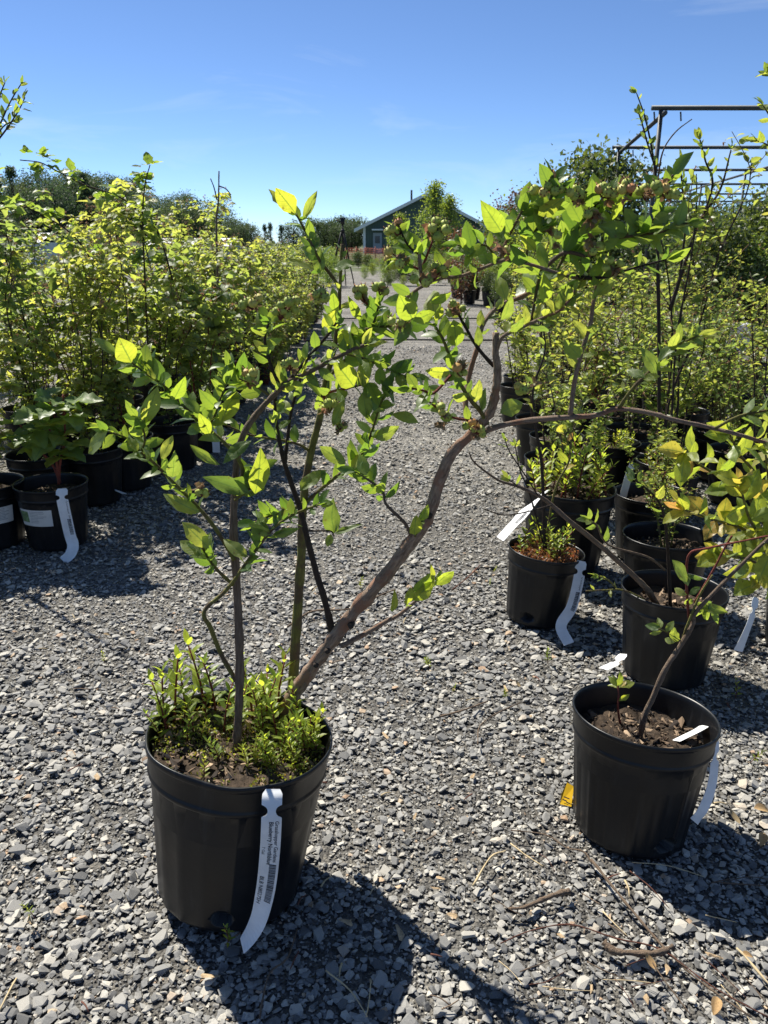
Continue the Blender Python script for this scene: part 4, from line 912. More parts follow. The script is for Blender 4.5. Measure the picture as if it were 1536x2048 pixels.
# bare and bent twigs against the sky
sky1 = Plant('dead_cane', 'bare forked dead cane standing up out of the raspberry rows against the sky', 'twig', (at(437, 700, 5.6)[0], 5.6, .25))
tw('s1', [(437, 860), (436, 600), (433, 450), (437, 400), (438, 342)], 5.6, 5.6, 6, 2.5, 'bark_grey', nm='cane', plant=sky1); tw('s2', [(434, 400), (428, 375), (421, 357)], 5.6, 5.55, 3, 2, 'bark_grey', plant=sky1); tw('s3', [(438, 372), (452, 378), (462, 390)], 5.6, 5.6, 3, 2, 'bark_grey', plant=sky1)
sky2 = Plant('arching_raspberry_cane', 'long leafy raspberry cane arching over the rows toward the left picture edge', 'cane', (-1.9, 4.3, .2))
for key, pts in (('r1', [(205, 640), (190, 540), (150, 475), (96, 436), (40, 412), (-20, 425)]), ('r2', [(345, 560), (318, 470), (280, 425), (235, 392), (170, 370), (110, 340), (80, 325), (40, 320)]), ('r3', [(300, 800), (290, 560), (285, 440), (290, 370), (300, 330)])):
    C = tw(key, pts, 4.3, 3.9, 4, 2, 'bark_dark', nm='cane', plant=sky2, wob=.05)
    for i in range(34):
        t = .12 + .86 * i / 34; p = C[int(t * (len(C) - 1))]; o = unit(rnd3() + [0, 0, .3]); e = p + o * .04; L = U(.035, .065); d0 = o + [0, 0, -.4]; sd = unit(np.cross(d0, UP))
        for d, s in ((d0, 1.), (d0 * .3 + sd, .8), (d0 * .3 - sd, .8)): sky2.leaf(e, d + rnd3(.15), UP + rnd3(.4), L * s, 1., 'leaf_rasp_obj')
sky2.done('leaf_rasp')
cor = Plant('leafy_twig', 'leafy branch tip entering at the top of the left picture edge against the sky', 'branch', (-1.75, 3.0, .25))
tw('c0', [(-60, 1000), (-62, 600), (-45, 350), (-10, 300)], 3.0, 3.0, 8, 5, 'bark_dark', nm='stem', plant=cor)
for key, pts, n in (('c1', [(-30, 330), (0, 250), (20, 205), (42, 168)], 9), ('c2', [(-20, 300), (10, 262), (35, 225), (50, 195)], 9), ('c3', [(-30, 345), (0, 262), (30, 240)], 6), ('c4', [(-25, 370), (-5, 318)], 3), ('c5', [(-12, 230), (0, 190), (10, 165)], 5)):
    tw(key, pts, 3.0, 2.98, 4, 2, 'bark_dark', n, .042, plant=cor, t0=.3, tip=2)

# ------------------------------------------------------------------ right: pots in front
pr1, tr1, ar1 = pot('wide', gnd(1256, 1655), (.06, .09), .1, 'black fluted pot with a single thin stem and white tag, nearest on the right')
pr2, tr2, ar2 = pot('five', gnd(1325, 1345), (.02, .02), .7, 'black pot holding a bare slanting branch, behind the fluted pot')
pr3, tr3, ar3 = pot('small', gnd(1070, 1236), (.10, .02), 0, 'small black pot with red moss and a white tag at the path edge')
pr4, tr4, ar4 = pot('large', gnd(1122, 1136), (.03, 0), 1., 'wide black pot with bushy yellow green plant behind the red moss pot')
pr6, tr6, ar6 = pot('five', gnd(1318, 1215), (0, .02), 2., 'black pot behind the slanting branch pot with orange tipped shoots')
pr7, tr7, ar7 = pot('five', gnd(1290, 1112), (0, 0), 2.5, 'black pot with a low shrub between the bushy pot and the tagged pot')
pr5, tr5, ar5 = pot('five', gnd(1322, 1035), (.03, 0), 3., 'black pot with a pale tag on its shoulder, second row right of the path')
pr10, tr10, ar10 = pot('five', gnd(1610, 1300), (0, 0), 3.6, 'black pot cut by the right picture edge, holding the yellow leaved bush')
pr9, tr9, ar9 = pot('far', gnd(1215, 985), (0, 0), 1., 'black pot topped by a cushion of green weeds in the second row')
# thin plant of the fluted pot
P1 = Plant('blueberry_sapling', 'thin blueberry sapling with few leaves growing from the fluted pot', 'sapling', tr1)
YB = tr1[1]
tw('q', [(1278, 1478), (1290, 1430), (1305, 1396), (1331, 1338), (1358, 1296), (1385, 1250), (1389, 1228), (1427, 1186), (1472, 1140), (1536, 1078), (1580, 1040)], YB, 1.40, 13, 6, 'bark_grey', 0, plant=P1, nm='stem')
tw('q1', [(1386, 1248), (1377, 1228), (1373, 1140), (1381, 1106), (1408, 1098), (1461, 1087), (1545, 1070)], 1.46, 1.38, 6, 4, 'bark_red', 0, plant=P1)
tw('q2', [(1389, 1205), (1423, 1147), (1450, 1095), (1464, 1072)], 1.45, 1.42, 5, 4, 'bark_red', 0, plant=P1)
tw('q3', [(1362, 1292), (1345, 1275), (1330, 1262), (1318, 1258)], 1.45, 1.42, 4, 3, 'bark_green', 0, plant=P1)
tw('q4', [(1362, 1290), (1375, 1250), (1400, 1190), (1425, 1150)], 1.45, 1.42, 6, 4, 'bark_green', 0, plant=P1)
for b, t, w in (((1322, 1256), (1288, 1250), .5), ((1322, 1256), (1316, 1235), .5), ((1325, 1262), (1300, 1268), .4), ((1332, 1263), (1348, 1242), .5), ((1338, 1268), (1352, 1258), .5), ((1350, 1285), (1326, 1278), .5), ((1352, 1284), (1345, 1265), .5),
                ((1374, 1165), (1347, 1122), .55), ((1374, 1190), (1346, 1178), .5), ((1378, 1190), (1400, 1172), .45), ((1374, 1150), (1405, 1160), .4), ((1392, 1205), (1415, 1215), .5), ((1395, 1222), (1432, 1205), .45), ((1400, 1215), (1458, 1222), .35), ((1400, 1212), (1425, 1240), .5), ((1408, 1205), (1450, 1245), .3), ((1390, 1215), (1400, 1245), .4), ((1376, 1172), (1368, 1140), .5), ((1384, 1196), (1370, 1210), .45)):
    P1.leaf_px(b, t, 1.43, w)
sp = Plant('reddish_seedling', 'small reddish weed seedling standing inside the fluted pot', 'weed', on_soil(2.4, .06, tr1))
tw('z', [(1241, 1450), (1236, 1420), (1237, 1392), (1236, 1372)], 1.50, 1.48, 5, 3, 'bark_red', 0, plant=sp, nm='stem')
for b, t in (((1236, 1374), (1218, 1352)), ((1236, 1374), (1244, 1348)), ((1236, 1374), (1268, 1365)), ((1236, 1378), (1216, 1368)), ((1237, 1376), (1252, 1362)), ((1237, 1402), (1258, 1388)), ((1236, 1374), (1230, 1350))): sp.leaf_px(b, t, 1.48, .35, kind='leaf_yellow')
hang_tag([at(1424, 1440, 1.50), at(1400, 1458, 1.45), at(1352, 1482, 1.42)], .026, (.5, -.8, .5), 'white tag lying across the rim of the fluted pot', [])
hang_tag([at(1430, 1480, 1.42), at(1428, 1540, 1.40), at(1420, 1585, 1.38), at(1405, 1620, 1.36), at(1388, 1643, 1.35)], .030, (.75, .6, .1), 'blank white tag curling down the side of the fluted pot', [], twist=.5)
# slanting branch
P2 = Plant('bare_branched_bush', 'sparse bush with a long bare branch slanting toward the path', 'bush', tr2)
tw('w', [(1320, 1222), (1302, 1190), (1290, 1174), (1255, 1140), (1194, 1086), (1141, 1044), (1103, 1010), (1076, 991), (1034, 972), (996, 960), (950, 926), (938, 905)], tr2[1], 1.75, 14, 2.5, 'bark_grey', 0, plant=P2, nm='stem')
tw('w2', [(1341, 1226), (1338, 1150), (1335, 1094), (1328, 1033), (1315, 1000), (1290, 975), (1268, 958)], 2.08, 2.0, 8, 3, 'bark_dark', 5, .05, plant=P2, t0=.5, nm='stem')
tw('w3', [(1330, 1140), (1293, 1113), (1217, 1090), (1194, 1052), (1180, 1040)], 2.05, 1.95, 5, 3, 'bark_grey', 5, .04, plant=P2, t0=.5)
tw('w4', [(1312, 1222), (1280, 1195), (1245, 1180), (1215, 1180), (1172, 1182)], 2.05, 1.95, 4, 3, 'bark_green', 3, .03, plant=P2, t0=.5, tip=0)
tw('w4b', [(1232, 1176), (1216, 1160), (1196, 1152)], 2.0, 1.96, 3.5, 3, 'bark_green', 2, .03, plant=P2, t0=.3, tip=5)
tw('w5', [(1103, 1010), (1060, 1022), (1010, 1030), (965, 1017)], 1.85, 1.80, 3, 2, 'bark_dark', 0, plant=P2)
tw('w6', [(1076, 991), (1050, 950), (1020, 905), (1010, 880)], 1.82, 1.80, 3, 2, 'bark_dark', 2, .03, plant=P2, t0=.7, tip=1)
tw('w7', [(1034, 972), (1030, 968), (1018, 960)], 1.78, 1.77, 3, 2, 'bark_dark', 2, .03, plant=P2, tip=3)
P2.done()
# stems of the red moss pot
P3 = Plant('slender_blueberry', 'slender blueberry with orange tinted leaves in the red moss pot', 'bush', tr3)
tw('e', [(1090, 1095), (1087, 1018), (1083, 926), (1072, 860), (1066, 780), (1090, 700), (1080, 620)], tr3[1], 2.4, 8, 3, 'bark_dark', 8, .042, plant=P3, t0=.55, nm='stem')
tw('e1', [(1090, 1090), (1110, 980), (1135, 930), (1140, 900), (1128, 865)], 2.46, 2.40, 5, 3, 'bark_green', 7, .045, plant=P3, t0=.4, kind='leaf_yellow', nm='stem')
tw('e2', [(1087, 1090), (1060, 990), (1040, 940), (1030, 890)], 2.46, 2.42, 4, 2, 'bark_dark', 4, .035, plant=P3, t0=.6, nm='stem')
def on3(c, s, top): return top + np.array([c, s, 0.])
RM = shoot_meshes(4, .25)
for i in range(16): shoot(on3(U(-.08, .09), U(-.07, .09), tr3), U(.05, .12), 'green weed shoot rising from the red moss in the small pot', 'weed shoots in the red moss pot', .1)
moss_patch(tr3, np.array([1., 0, 0]), np.array([0, 1., 0]), .105, 1800, 'moss_red', 'rusty red moss covering the soil of the small pot', (.006, .014), hmax=.03)
hang_tag([at(1163, 1122, 2.36), at(1156, 1165, 2.33), at(1143, 1215, 2.30), at(1122, 1252, 2.27), at(1138, 1288, 2.22)], .034, (1, 0, .2), 'white tag with barcode bent at its tip on the red moss pot', [('Grasshopper Gardens', .0085, .050, .007, 0.)], bars=(.10, .16, .0, .012))
hang_tag([at(1092, 982, 2.60), at(1066, 1008, 2.56), at(1030, 1045, 2.54), at(1000, 1078, 2.52)], .046, (.75, 0, .66), 'pale tag with barcode sticking out toward the path from the bushy pot', [('Grasshopper Gardens', .010, .06, .006, 0.)], bars=(.11, .16, .0, .014))
hang_tag([at(1247, 1308, 1.99), at(1232, 1325, 1.96), at(1206, 1338, 1.93)], .030, (.4, -1, .2), 'white tag lying on the gravel beside the slanting branch pot', [])
hang_tag([at(1268, 925, 3.10), at(1255, 960, 3.08), at(1242, 1010, 3.08), at(1240, 1025, 3.08)], .03, (1, 0, 0), 'pale tag down the shoulder of a second row pot', [])
hang_tag([at(1512, 1195, 1.95), at(1505, 1230, 1.93), at(1490, 1270, 1.92), at(1476, 1302, 1.92)], .026, (.8, .5, .1), 'narrow white tag hanging free beside the yellow leaved bush', [], twist=.6)
# the yellowing bush at the right edge
P5 = Plant('yellowing_blueberry', 'blueberry bush with big yellow and orange leaves at the right picture edge', 'bush', tr10)
YY = tr10[1]
for pts, n in (([(1600, 1180), (1545, 1080), (1500, 1000), (1450, 960), (1400, 930), (1370, 905)], 18), ([(1610, 1180), (1560, 1050), (1520, 960), (1480, 910), (1460, 870)], 16), ([(1600, 1180), (1540, 1110), (1490, 1060), (1430, 1040), (1370, 1020)], 17), ([(1610, 1180), (1580, 1080), (1545, 1000), (1530, 900)], 12), ([(1600, 1190), (1550, 1150), (1500, 1120), (1440, 1110)], 12), ([(1610, 1180), (1570, 1120), (1530, 1080), (1500, 1040), (1480, 970)], 14), ([(1610, 1190), (1570, 1160), (1540, 1150), (1515, 1165)], 9)):
    tw('k', pts, YY, 1.80, 8, 4, 'bark_green', int(n * 1.2), .078, plant=P5, t0=.3, kind='leaf_yellow', nm='stem', tip=4)
# bushy plants of the nearer pots
RG = 'potted blueberries right of the path'
BLUE.place(0, tuple(tr4 - [0, 0, .01]), .4, .64, 'dense yellow green bush in the wide pot behind the red moss', None)
for i in range(26): shoot(on3(U(-.14, .14), U(-.13, .10), tr4), U(.09, .19), 'green weed shoot crowding the wide pot behind the red moss', 'weed shoots in the wide pot', .2)
BLUE.place(1, tuple(tr6 - [0, 0, .01]), 1.4, .46, 'low shrub with orange tips behind the slanting branch', None)
BLUE.place(3, tuple(tr7 - [0, 0, .01]), .9, .40, 'low green shrub in the pot between the bushy pot and the tagged pot', None)
BLUE.place(2, tuple(tr5 - [0, 0, .01]), 2.4, .8, 'open leafy bush in the pot with a tag on its shoulder', None)
for i in range(12): shoot(on3(U(-.11, .11), U(-.1, .1), tr5), U(.06, .13), 'weed shoot in the pot with a tag on its shoulder', 'weed shoots in the tagged pot', .2)
for i in range(30): shoot(on3(U(-.12, .12), U(-.11, .11), tr9), U(.05, .09), 'weed shoot in the cushion topped pot of the second row', 'weed shoots in the cushion pot', .2)
TALL.place(0, tuple(at(1318, 1000, 3.35) * [1, 1, 0] + [0, 0, .22]), .3, 1.0, 'tall upright blueberry with a thick dark stem rising above the others', None)
TALL.place(1, (1.62, 3.3, .22), 1.9, .78, 'tall leafy blueberry beside the thick stemmed one, leaning right', None, (0, .12))
TALL.place(2, (1.95, 3.2, .22), 3.9, .88, 'tall blueberry at the right picture edge reaching the sky', None, (0, .03))
tk = Plant('tall_dark_stem', 'tall dark stem with bare twig tips and leafy sprays crossing the pipe frame', 'bush', (at(1318, 900, 3.35)[0], 3.35, .25))
tw('m1', [(1318, 960), (1318, 700), (1314, 450), (1312, 360), (1304, 300), (1290, 235), (1273, 186)], 3.35, 3.35, 8, 2, 'bark_dark', 10, .04, plant=tk, nm='stem', t0=.2)
tw('m2', [(1314, 370), (1325, 305), (1350, 265), (1384, 238)], 3.35, 3.3, 4, 2, 'bark_grey', 0, plant=tk)
tw('m3', [(1312, 340), (1296, 290), (1285, 250), (1278, 228)], 3.35, 3.3, 4, 2.5, 'bark_dark', 13, .045, plant=tk, t0=.1)
tw('m4', [(1340, 620), (1372, 520), (1400, 440), (1440, 380), (1462, 300)], 3.3, 3.2, 8, 3, 'bark_dark', 16, .045, plant=tk, t0=.35)
tw('m5', [(1400, 450), (1425, 370), (1410, 320), (1400, 280)], 3.25, 3.2, 5, 3, 'bark_dark', 14, .045, plant=tk, t0=.2)
tw('m6', [(1360, 550), (1372, 440), (1365, 380), (1360, 320)], 3.3, 3.2, 5, 3, 'bark_dark', 12, .045, plant=tk, t0=.3)
ed = Plant('leafy_shoot', 'leafy shoots cut by the top of the right picture edge against the sky', 'branch', (1.80, 2.9, .25))
tw('v0', [(1600, 900), (1590, 500), (1570, 300), (1555, 200)], 2.9, 2.9, 7, 3, 'bark_dark', 0, plant=ed, nm='stem')
tw('v1', [(1575, 330), (1550, 310), (1535, 290), (1515, 282)], 2.9, 2.88, 4, 2, 'bark_green', 6, .05, plant=ed, t0=.2)
tw('v2', [(1565, 260), (1548, 245), (1535, 225), (1526, 210)], 2.9, 2.88, 4, 2, 'bark_green', 5, .05, plant=ed, t0=.2)
tw('v3', [(1556, 210), (1545, 170), (1538, 145)], 2.9, 2.88, 3, 2, 'bark_green', 3, .05, plant=ed, t0=.3)
RL = 'small leafy blueberry in a black pot in the rows right of the path'; RPL = 'black nursery pot in the rows right of the path, behind the nearest ones'
for r, (x0, d0, d1, step) in enumerate(((.82, 3.55, 6.2, .46), (1.28, 3.75, 7.5, .46), (1.75, 3.7, 8., .50), (2.25, 3.9, 8., .55), (2.8, 4.6, 8., .65))):
    d = d0
    while d < d1:
        x = x0 + .06 * (d - 3.5) + U(-.06, .06); y = d + U(-.05, .05)
        pot('far', (x, y, 0), (0, 0), U(0, 6), RPL, 'black pots right of the path'); BLUE.any((x, y, .21), U(0, 6.3), U(.70, 1.05), RL, RG, (U(-.08, .08), U(-.08, .08))); BLUE.any((x, y, .21), U(0, 6.3), U(.34, .5), 'low bushy blueberry shoots round the foot of a potted plant right of the path', 'low shoots in the right pots', (U(-.1, .1), U(-.1, .1))); d += step * U(.9, 1.15)

# ------------------------------------------------------------------ things lying on the gravel
def lying(name, pts, w0, w1, mat, label, cat='stick', z=.012, sides=7, side=None):
    P = [gnd(x, y, 0) for x, y in pts]; P = [np.array([p[0], p[1], z + float(ground_h(p[0], p[1])) + U(0, .006)]) for p in P]
    r0 = w0 / 2 * zc(P[0]) / FPX; r1 = w1 / 2 * zc(P[-1]) / FPX; o = P[0]; V, T, uv = tube(P, r0 * .68, r1 * .68, 9, 5, .17)
    ob = link(name, make_mesh(name, V - o, T, M[mat], True, None, uv), None, loc=tuple(o)); tag(ob, label, cat); return ob
lying('stick', [(1205, 1908), (1225, 1922), (1265, 1926), (1310, 1928), (1342, 1912)], 20, 15, 'stick', 'thick curved brown stick lying lowest on the gravel', z=.016)
lying('stick', [(1015, 1836), (1045, 1836), (1080, 1822), (1110, 1812), (1136, 1803)], 8, 19, 'stick', 'short thick brown stick lying on gravel left of the long twigs', z=.014)
lying('stick', [(1180, 1740), (1215, 1785), (1270, 1850), (1330, 1915), (1400, 1980), (1500, 2050)], 8, 6, 'stick', 'long forked dry twig running to the lower right corner')
lying('stick', [(1020, 1680), (1090, 1690), (1130, 1712), (1165, 1725), (1182, 1745)], 4, 5, 'stick', 'thin pale twig bending into the long forked one')
lying('stick', [(1000, 1905), (1060, 1880), (1140, 1868), (1230, 1895), (1320, 1920), (1420, 1990), (1536, 2048)], 4, 5, 'stick_red', 'thin reddish twig curving under the thick curved stick')
lying('stick', [(1380, 2048), (1320, 1970), (1300, 1940)], 4, 4, 'stick', 'thin twig beside the end of the thick curved stick')
lying('stick', [(945, 1790), (980, 1735), (1010, 1720)], 6, 4, 'straw', 'short straw coloured stalk on open gravel')
lying('stick', [(1020, 1705), (1050, 1728), (1085, 1750)], 5, 4, 'straw', 'broken straw stalk beside the thin pale twig')
lying('stick', [(595, 1870), (575, 1930), (540, 1960), (525, 2020), (520, 2048)], 5, 6, 'stick', 'dark twig lying in the shadow of the bent-rim pot')
lying('stick', [(652, 1955), (700, 1995), (735, 2048)], 4, 3, 'straw', 'pale grass stalk in the shadow below the bent-rim pot')
lying('stick', [(742, 1975), (738, 2020), (732, 2048)], 4, 3, 'straw', 'second pale grass stalk at the bottom edge')
lying('stick', [(575, 1258), (625, 1228), (700, 1225), (760, 1200), (790, 1190)], 6, 4, 'stick', 'dark thin stick lying on gravel behind the bush stems')
lying('stick', [(880, 1440), (925, 1428), (975, 1410)], 6, 4, 'stick', 'short brown stick on gravel right of the trunk')
lying('stick', [(955, 1500), (960, 1460), (1000, 1430), (1040, 1412)], 4, 3, 'stick', 'bent thin twig on gravel in the middle of the path')
lying('stick', [(905, 1190), (935, 1165), (960, 1140)], 4, 3, 'stick_red', 'thin reddish twig on gravel beyond the yellow leaves')
lying('stick', [(1540, 1990), (1490, 1935), (1470, 1915)], 7, 6, 'straw', 'straw stalk in the lower right beside a dry leaf')
lying('stick', [(0, 2030), (20, 1990), (34, 1960)], 6, 5, 'straw', 'straw stalk at the lower left picture corner')
for i in range(22):
    x, y = U(930, 1500), U(1690, 2030); a = U(-.5, 1.1); l = U(50, 150)
    ob = lying('thin_twig', [(x, y), (x + l * .5 * math.cos(a), y + l * .4 * math.sin(a) + U(-8, 8)), (x + l * math.cos(a), y + l * .8 * math.sin(a))], U(2.5, 4.), 2., ('stick', 'stick_red', 'straw')[i % 3], 'thin dry twig in the litter around the thick brown sticks', 'twig'); ob['group'] = 'thin twigs in the litter'
for i in range(46):
    px, py = U(10, 1520), U(1130, 2040); p = gnd(px, py); L = U(.02, .055); a = U(0, 6.28); v, t, uv = tube([(-L / 2, 0, 0), (0, U(-.003, .003), .002), (L / 2, 0, 0)], U(.0012, .0026), .001, 5, 2)
    o = link('twig_fragment', make_mesh('twig_fragment', v, t, M[('straw', 'stick', 'stick_red')[i % 3]]), None, loc=(p[0], p[1], .012 + float(ground_h(p[0], p[1])))); o.rotation_euler = (0, U(-.15, .15), a)
    tag(o, 'small broken twig scattered on the open gravel', 'twig', 'broken twigs on the gravel')
for i, (px, py) in enumerate([(1085, 1530), (880, 1765), (905, 1840), (870, 1785), (770, 1478), (800, 1870), (1010, 1385), (1060, 1440), (1335, 1952), (1180, 1990), (60, 1850), (300, 1480), (195, 1560), (945, 1560), (1120, 1880), (1430, 1920), (830, 1640), (690, 1850), (420, 1960), (1290, 2010)]):
    p = gnd(px, py); v, t = STONE_SMALL[i % 12]; s = U(.025, .048)
    o = link('wood_chip', make_mesh('wood_chip', v * [s, s * .45, s * .35], t, M['wood_chip'], False), None, loc=(p[0], p[1], .011)); o.rotation_euler = (U(-.2, .2), U(-.2, .2), U(0, 6.28)); tag(o, 'pale splinter of wood lying among the gravel', 'wood chip', 'wood chips on the gravel')
DRY = [make_mesh('dry_leaf', *(lambda q: (q[0], q[1]))(leaf_tpl(2, 6, .5, .5, c)), M['dry'], True, np.full(200, .6)[:len(leaf_tpl(2, 6)[0])]) for c in (.5, -.6, .3)]
for i, (px, py, L, lab) in enumerate([(1505, 1630, .06, 'curled tan dead leaf on gravel at the right edge, nearest the fluted pot'), (1478, 1662, .05, 'long dry leaf lying in front of the curled one at the right edge'), (1525, 1680, .055, 'brown dead leaf at the right edge, at the rim of the pot shadow'), (1480, 1925, .035, 'small orange dead leaf in the lower right'), (1310, 1955, .04, 'tan dead leaf beside the thick curved stick'), (1432, 2010, .05, 'brown crumpled leaf near the lower right corner'), (208, 1278, .03, 'rust coloured dead leaf on gravel behind the bush'), (1040, 1385, .03, 'orange brown dead leaf on the path beyond the fluted pot')]):
    p = gnd(px, py); o = link('dead_leaf', DRY[i % 3], None, mat4=m4((p[0], p[1], .018), frame([math.cos(i * 2.1), math.sin(i * 2.1), .05], UP + rnd3(.3)), L * .7)); tag(o, lab, 'leaf')
p = gnd(1130, 1618); A = Acc(); A.add([(-.012, 0, 0), (.013, .004, 0), (.012, .012, .045), (-.004, .008, .05), (-.012, .001, .022)], [(0, 1, 2), (0, 2, 3), (0, 3, 4)]); A.add([(-.012, .002, 0), (.013, .006, 0), (.012, .014, .045), (-.004, .010, .05), (-.012, .003, .022)], [(0, 2, 1), (0, 3, 2), (0, 4, 3)])
yc = thing('yellow_card', 'torn yellow plastic card standing against the fluted pot', 'card', (p[0], p[1], .010), None, (-.75, 0, -.35)); link('sheet', A.mesh('sheet', M['yellow'], False), yc)
A = Acc()
for x0, z0, w_ in ((-.008, .010, .010), (-.006, .016, .013), (.001, .006, .009)): A.add([(x0, -.0006, z0), (x0 + w_, .001, z0 - .002), (x0 + w_, .001, z0 + .0005), (x0, -.0006, z0 + .0025)], [(0, 1, 2), (0, 2, 3)])
link('black_marks', A.mesh('black_marks', M['ink'], False), yc)
# sparse weeds growing through the gravel
for i in range(14):
    px, py = [(980, 1175), (985, 1150), (1140, 1050), (1470, 1400), (860, 1340), (70, 1840), (455, 1900), (1500, 1530), (1010, 1400), (905, 1390), (720, 1180), (1095, 1330), (210, 1330), (620, 1620)][i]
    p = gnd(px, py); shoot((p[0], p[1], .006), U(.02, .05), 'tiny weed seedling growing through the gravel', 'seedlings in the gravel', .4)
# irrigation hoses across the path
for y, x0, x1, lab in ((10.4, -1.0, 2.1, 'black irrigation hose lying across the path, the nearer of two'), (13.5, -1., 2.6, 'black irrigation hose lying across the path farther back')):
    V, T, uv = tube([(x0, y - .1, .02), (x0 + 1, y + .05, .02), (x1 - .8, y, .02), (x1, y + .1, .02)], .012, .012, 6); tag(link('irrigation_hose', make_mesh('irrigation_hose', V, T, M['black_matte'])), lab, 'hose')

# ------------------------------------------------------------------ the green barn
def siding():
    m, N, L, B = new_mat('green_siding'); tc = N.new('ShaderNodeTexCoord'); w = N.new('ShaderNodeTexWave'); w.bands_direction = 'X'; w.inputs['Scale'].default_value = 1.6; L.new(tc.outputs['Object'], w.inputs[0])
    r = ramp(N, [(.0, (.030, .055, .042)), (.2, (.048, .085, .064)), (1, (.054, .092, .070))]); L.new(w.outputs[0], r.inputs[0]); n = noise(N, L, .8); r2 = ramp(N, [(.3, (.85,) * 3), (.7, (1.1,) * 3)]); L.new(n.outputs[0], r2.inputs[0])
    L.new(mix(N, L, 1., r.outputs[0], r2.outputs[0], 'MULTIPLY'), B.inputs['Base Color']); B.inputs['Roughness'].default_value = .5; L.new(bump(N, L, w.outputs[0], .4, .02), B.inputs['Normal']); return m
M['siding'] = siding(); M['roof'] = plain('metal_roof', (.30, .32, .34), .45, .1, 2); M['glass'] = plain('dark_glass', (.03, .04, .05), .12, .1); M['grey'] = plain('door_grey', (.28, .31, .33), .5, .1)
bY = 100.; xl = at(730, 500, bY)[0]; xr = at(966, 500, bY)[0]; xm = (xl + xr) / 2 + .1; eave = at(730, 452, bY)[2]; peak = at(849, 386, bY)[2]; ov = 1.25
barn = thing('barn', 'dark green metal sided barn with white trim and gable roof', 'building', ((xl + xr) / 2, bY, 0)); bo = np.array([(xl + xr) / 2, bY, 0])
def part(nm, V, T, mat, par=barn, smooth=False): return link(nm, make_mesh(nm, np.asarray(V, float) - bo, np.asarray(T), M[mat], smooth), par)
dp = 24.; pk = peak - .25
ev = eave + (pk - eave) * 0; V = [(xl, bY, 0), (xr, bY, 0), (xr, bY, ev), (xm, bY, pk), (xl, bY, ev)]; V += [(a, b + dp, c) for a, b, c in V]
part('wall', V, [(0, 1, 2), (0, 2, 3), (0, 3, 4), (5, 7, 6), (5, 8, 7), (5, 9, 8), (0, 4, 9), (0, 9, 5), (1, 6, 7), (1, 7, 2)], 'siding')
sl = (pk - ev) / (xm - xl)
for sgn, xe in ((-1, xl - ov), (1, xr + ov)):
    ze = ev - sl * ov; q = [(xe, ze), (xm, pk), (xm, pk + .22), (xe, ze + .22)]; V = [(a, bY - .8, b) for a, b in q] + [(a, bY + dp + .5, b) for a, b in q]
    T = [(0, 1, 2), (0, 2, 3), (4, 6, 5), (4, 7, 6), (0, 4, 5), (0, 5, 1), (3, 2, 6), (3, 6, 7), (0, 3, 7), (0, 7, 4)]
    rf = part('roof', V, T, 'roof'); q = [(xe, ze - .12), (xm, pk - .12), (xm, pk + .25), (xe, ze + .25)]; V = [(a, bY - .9, b) for a, b in q] + [(a, bY - .803, b) for a, b in q]; part('fascia', V, T, 'white', rf)
    v, t = box(((xl if sgn < 0 else xr) + sgn * .06, bY - .05, ev / 2), (.28, .28, ev - .1)); part('corner_trim', v, t, 'white')
v, t, uv = tube([at(823, 402, bY + 3), at(823, 380, bY + 3)], .12, .12, 8, 1); part('vent_pipe', v, t, 'metal')
dx = at(755, 490, bY)[0]; v, t = box((dx, bY - .05, 1.15), (1.05, .12, 2.3)); dr = part('door', v, t, 'grey'); v, t = box((dx, bY - .14, 1.55), (.55, .05, .8)); part('pane', v, t, 'glass', dr); v, t = box((dx, bY - .5, 2.65), (1.3, .9, .16)); part('awning', v, t, 'white')
# far white greenhouse roofs
for px0, px1, py0, py1, Y, lab in ((55, 75, 465, 490, 45, 'small white shed glimpsed behind the raspberry rows at left'), (290, 460, 476, 496, 55, 'long low greenhouse with pale roof glimpsed through the raspberry rows')):
    a = at(px0, py1, Y); b = at(px1, py0, Y); w = b[0] - a[0]; h = b[2]; c0 = np.array([(a[0] + b[0]) / 2, Y, 0]); th_ = thing('shed', lab, 'building', tuple(c0))
    v, t = box((0, 2, (h - .5) / 2), (w, 4, h - .5)); link('wall', make_mesh('wall', v, t, M['bucket'], False), th_)
    V = np.array([(-w / 2 - .1, -.2, h - .497), (w / 2 + .1, -.2, h - .497), (w / 2 + .1, 2, h), (-w / 2 - .1, 2, h), (-w / 2 - .1, 4.2, h - .497), (w / 2 + .1, 4.2, h - .497)]); link('roof', make_mesh('roof', V, np.array([(0, 1, 2), (0, 2, 3), (3, 2, 5), (3, 5, 4)]), M['white'], False), th_)

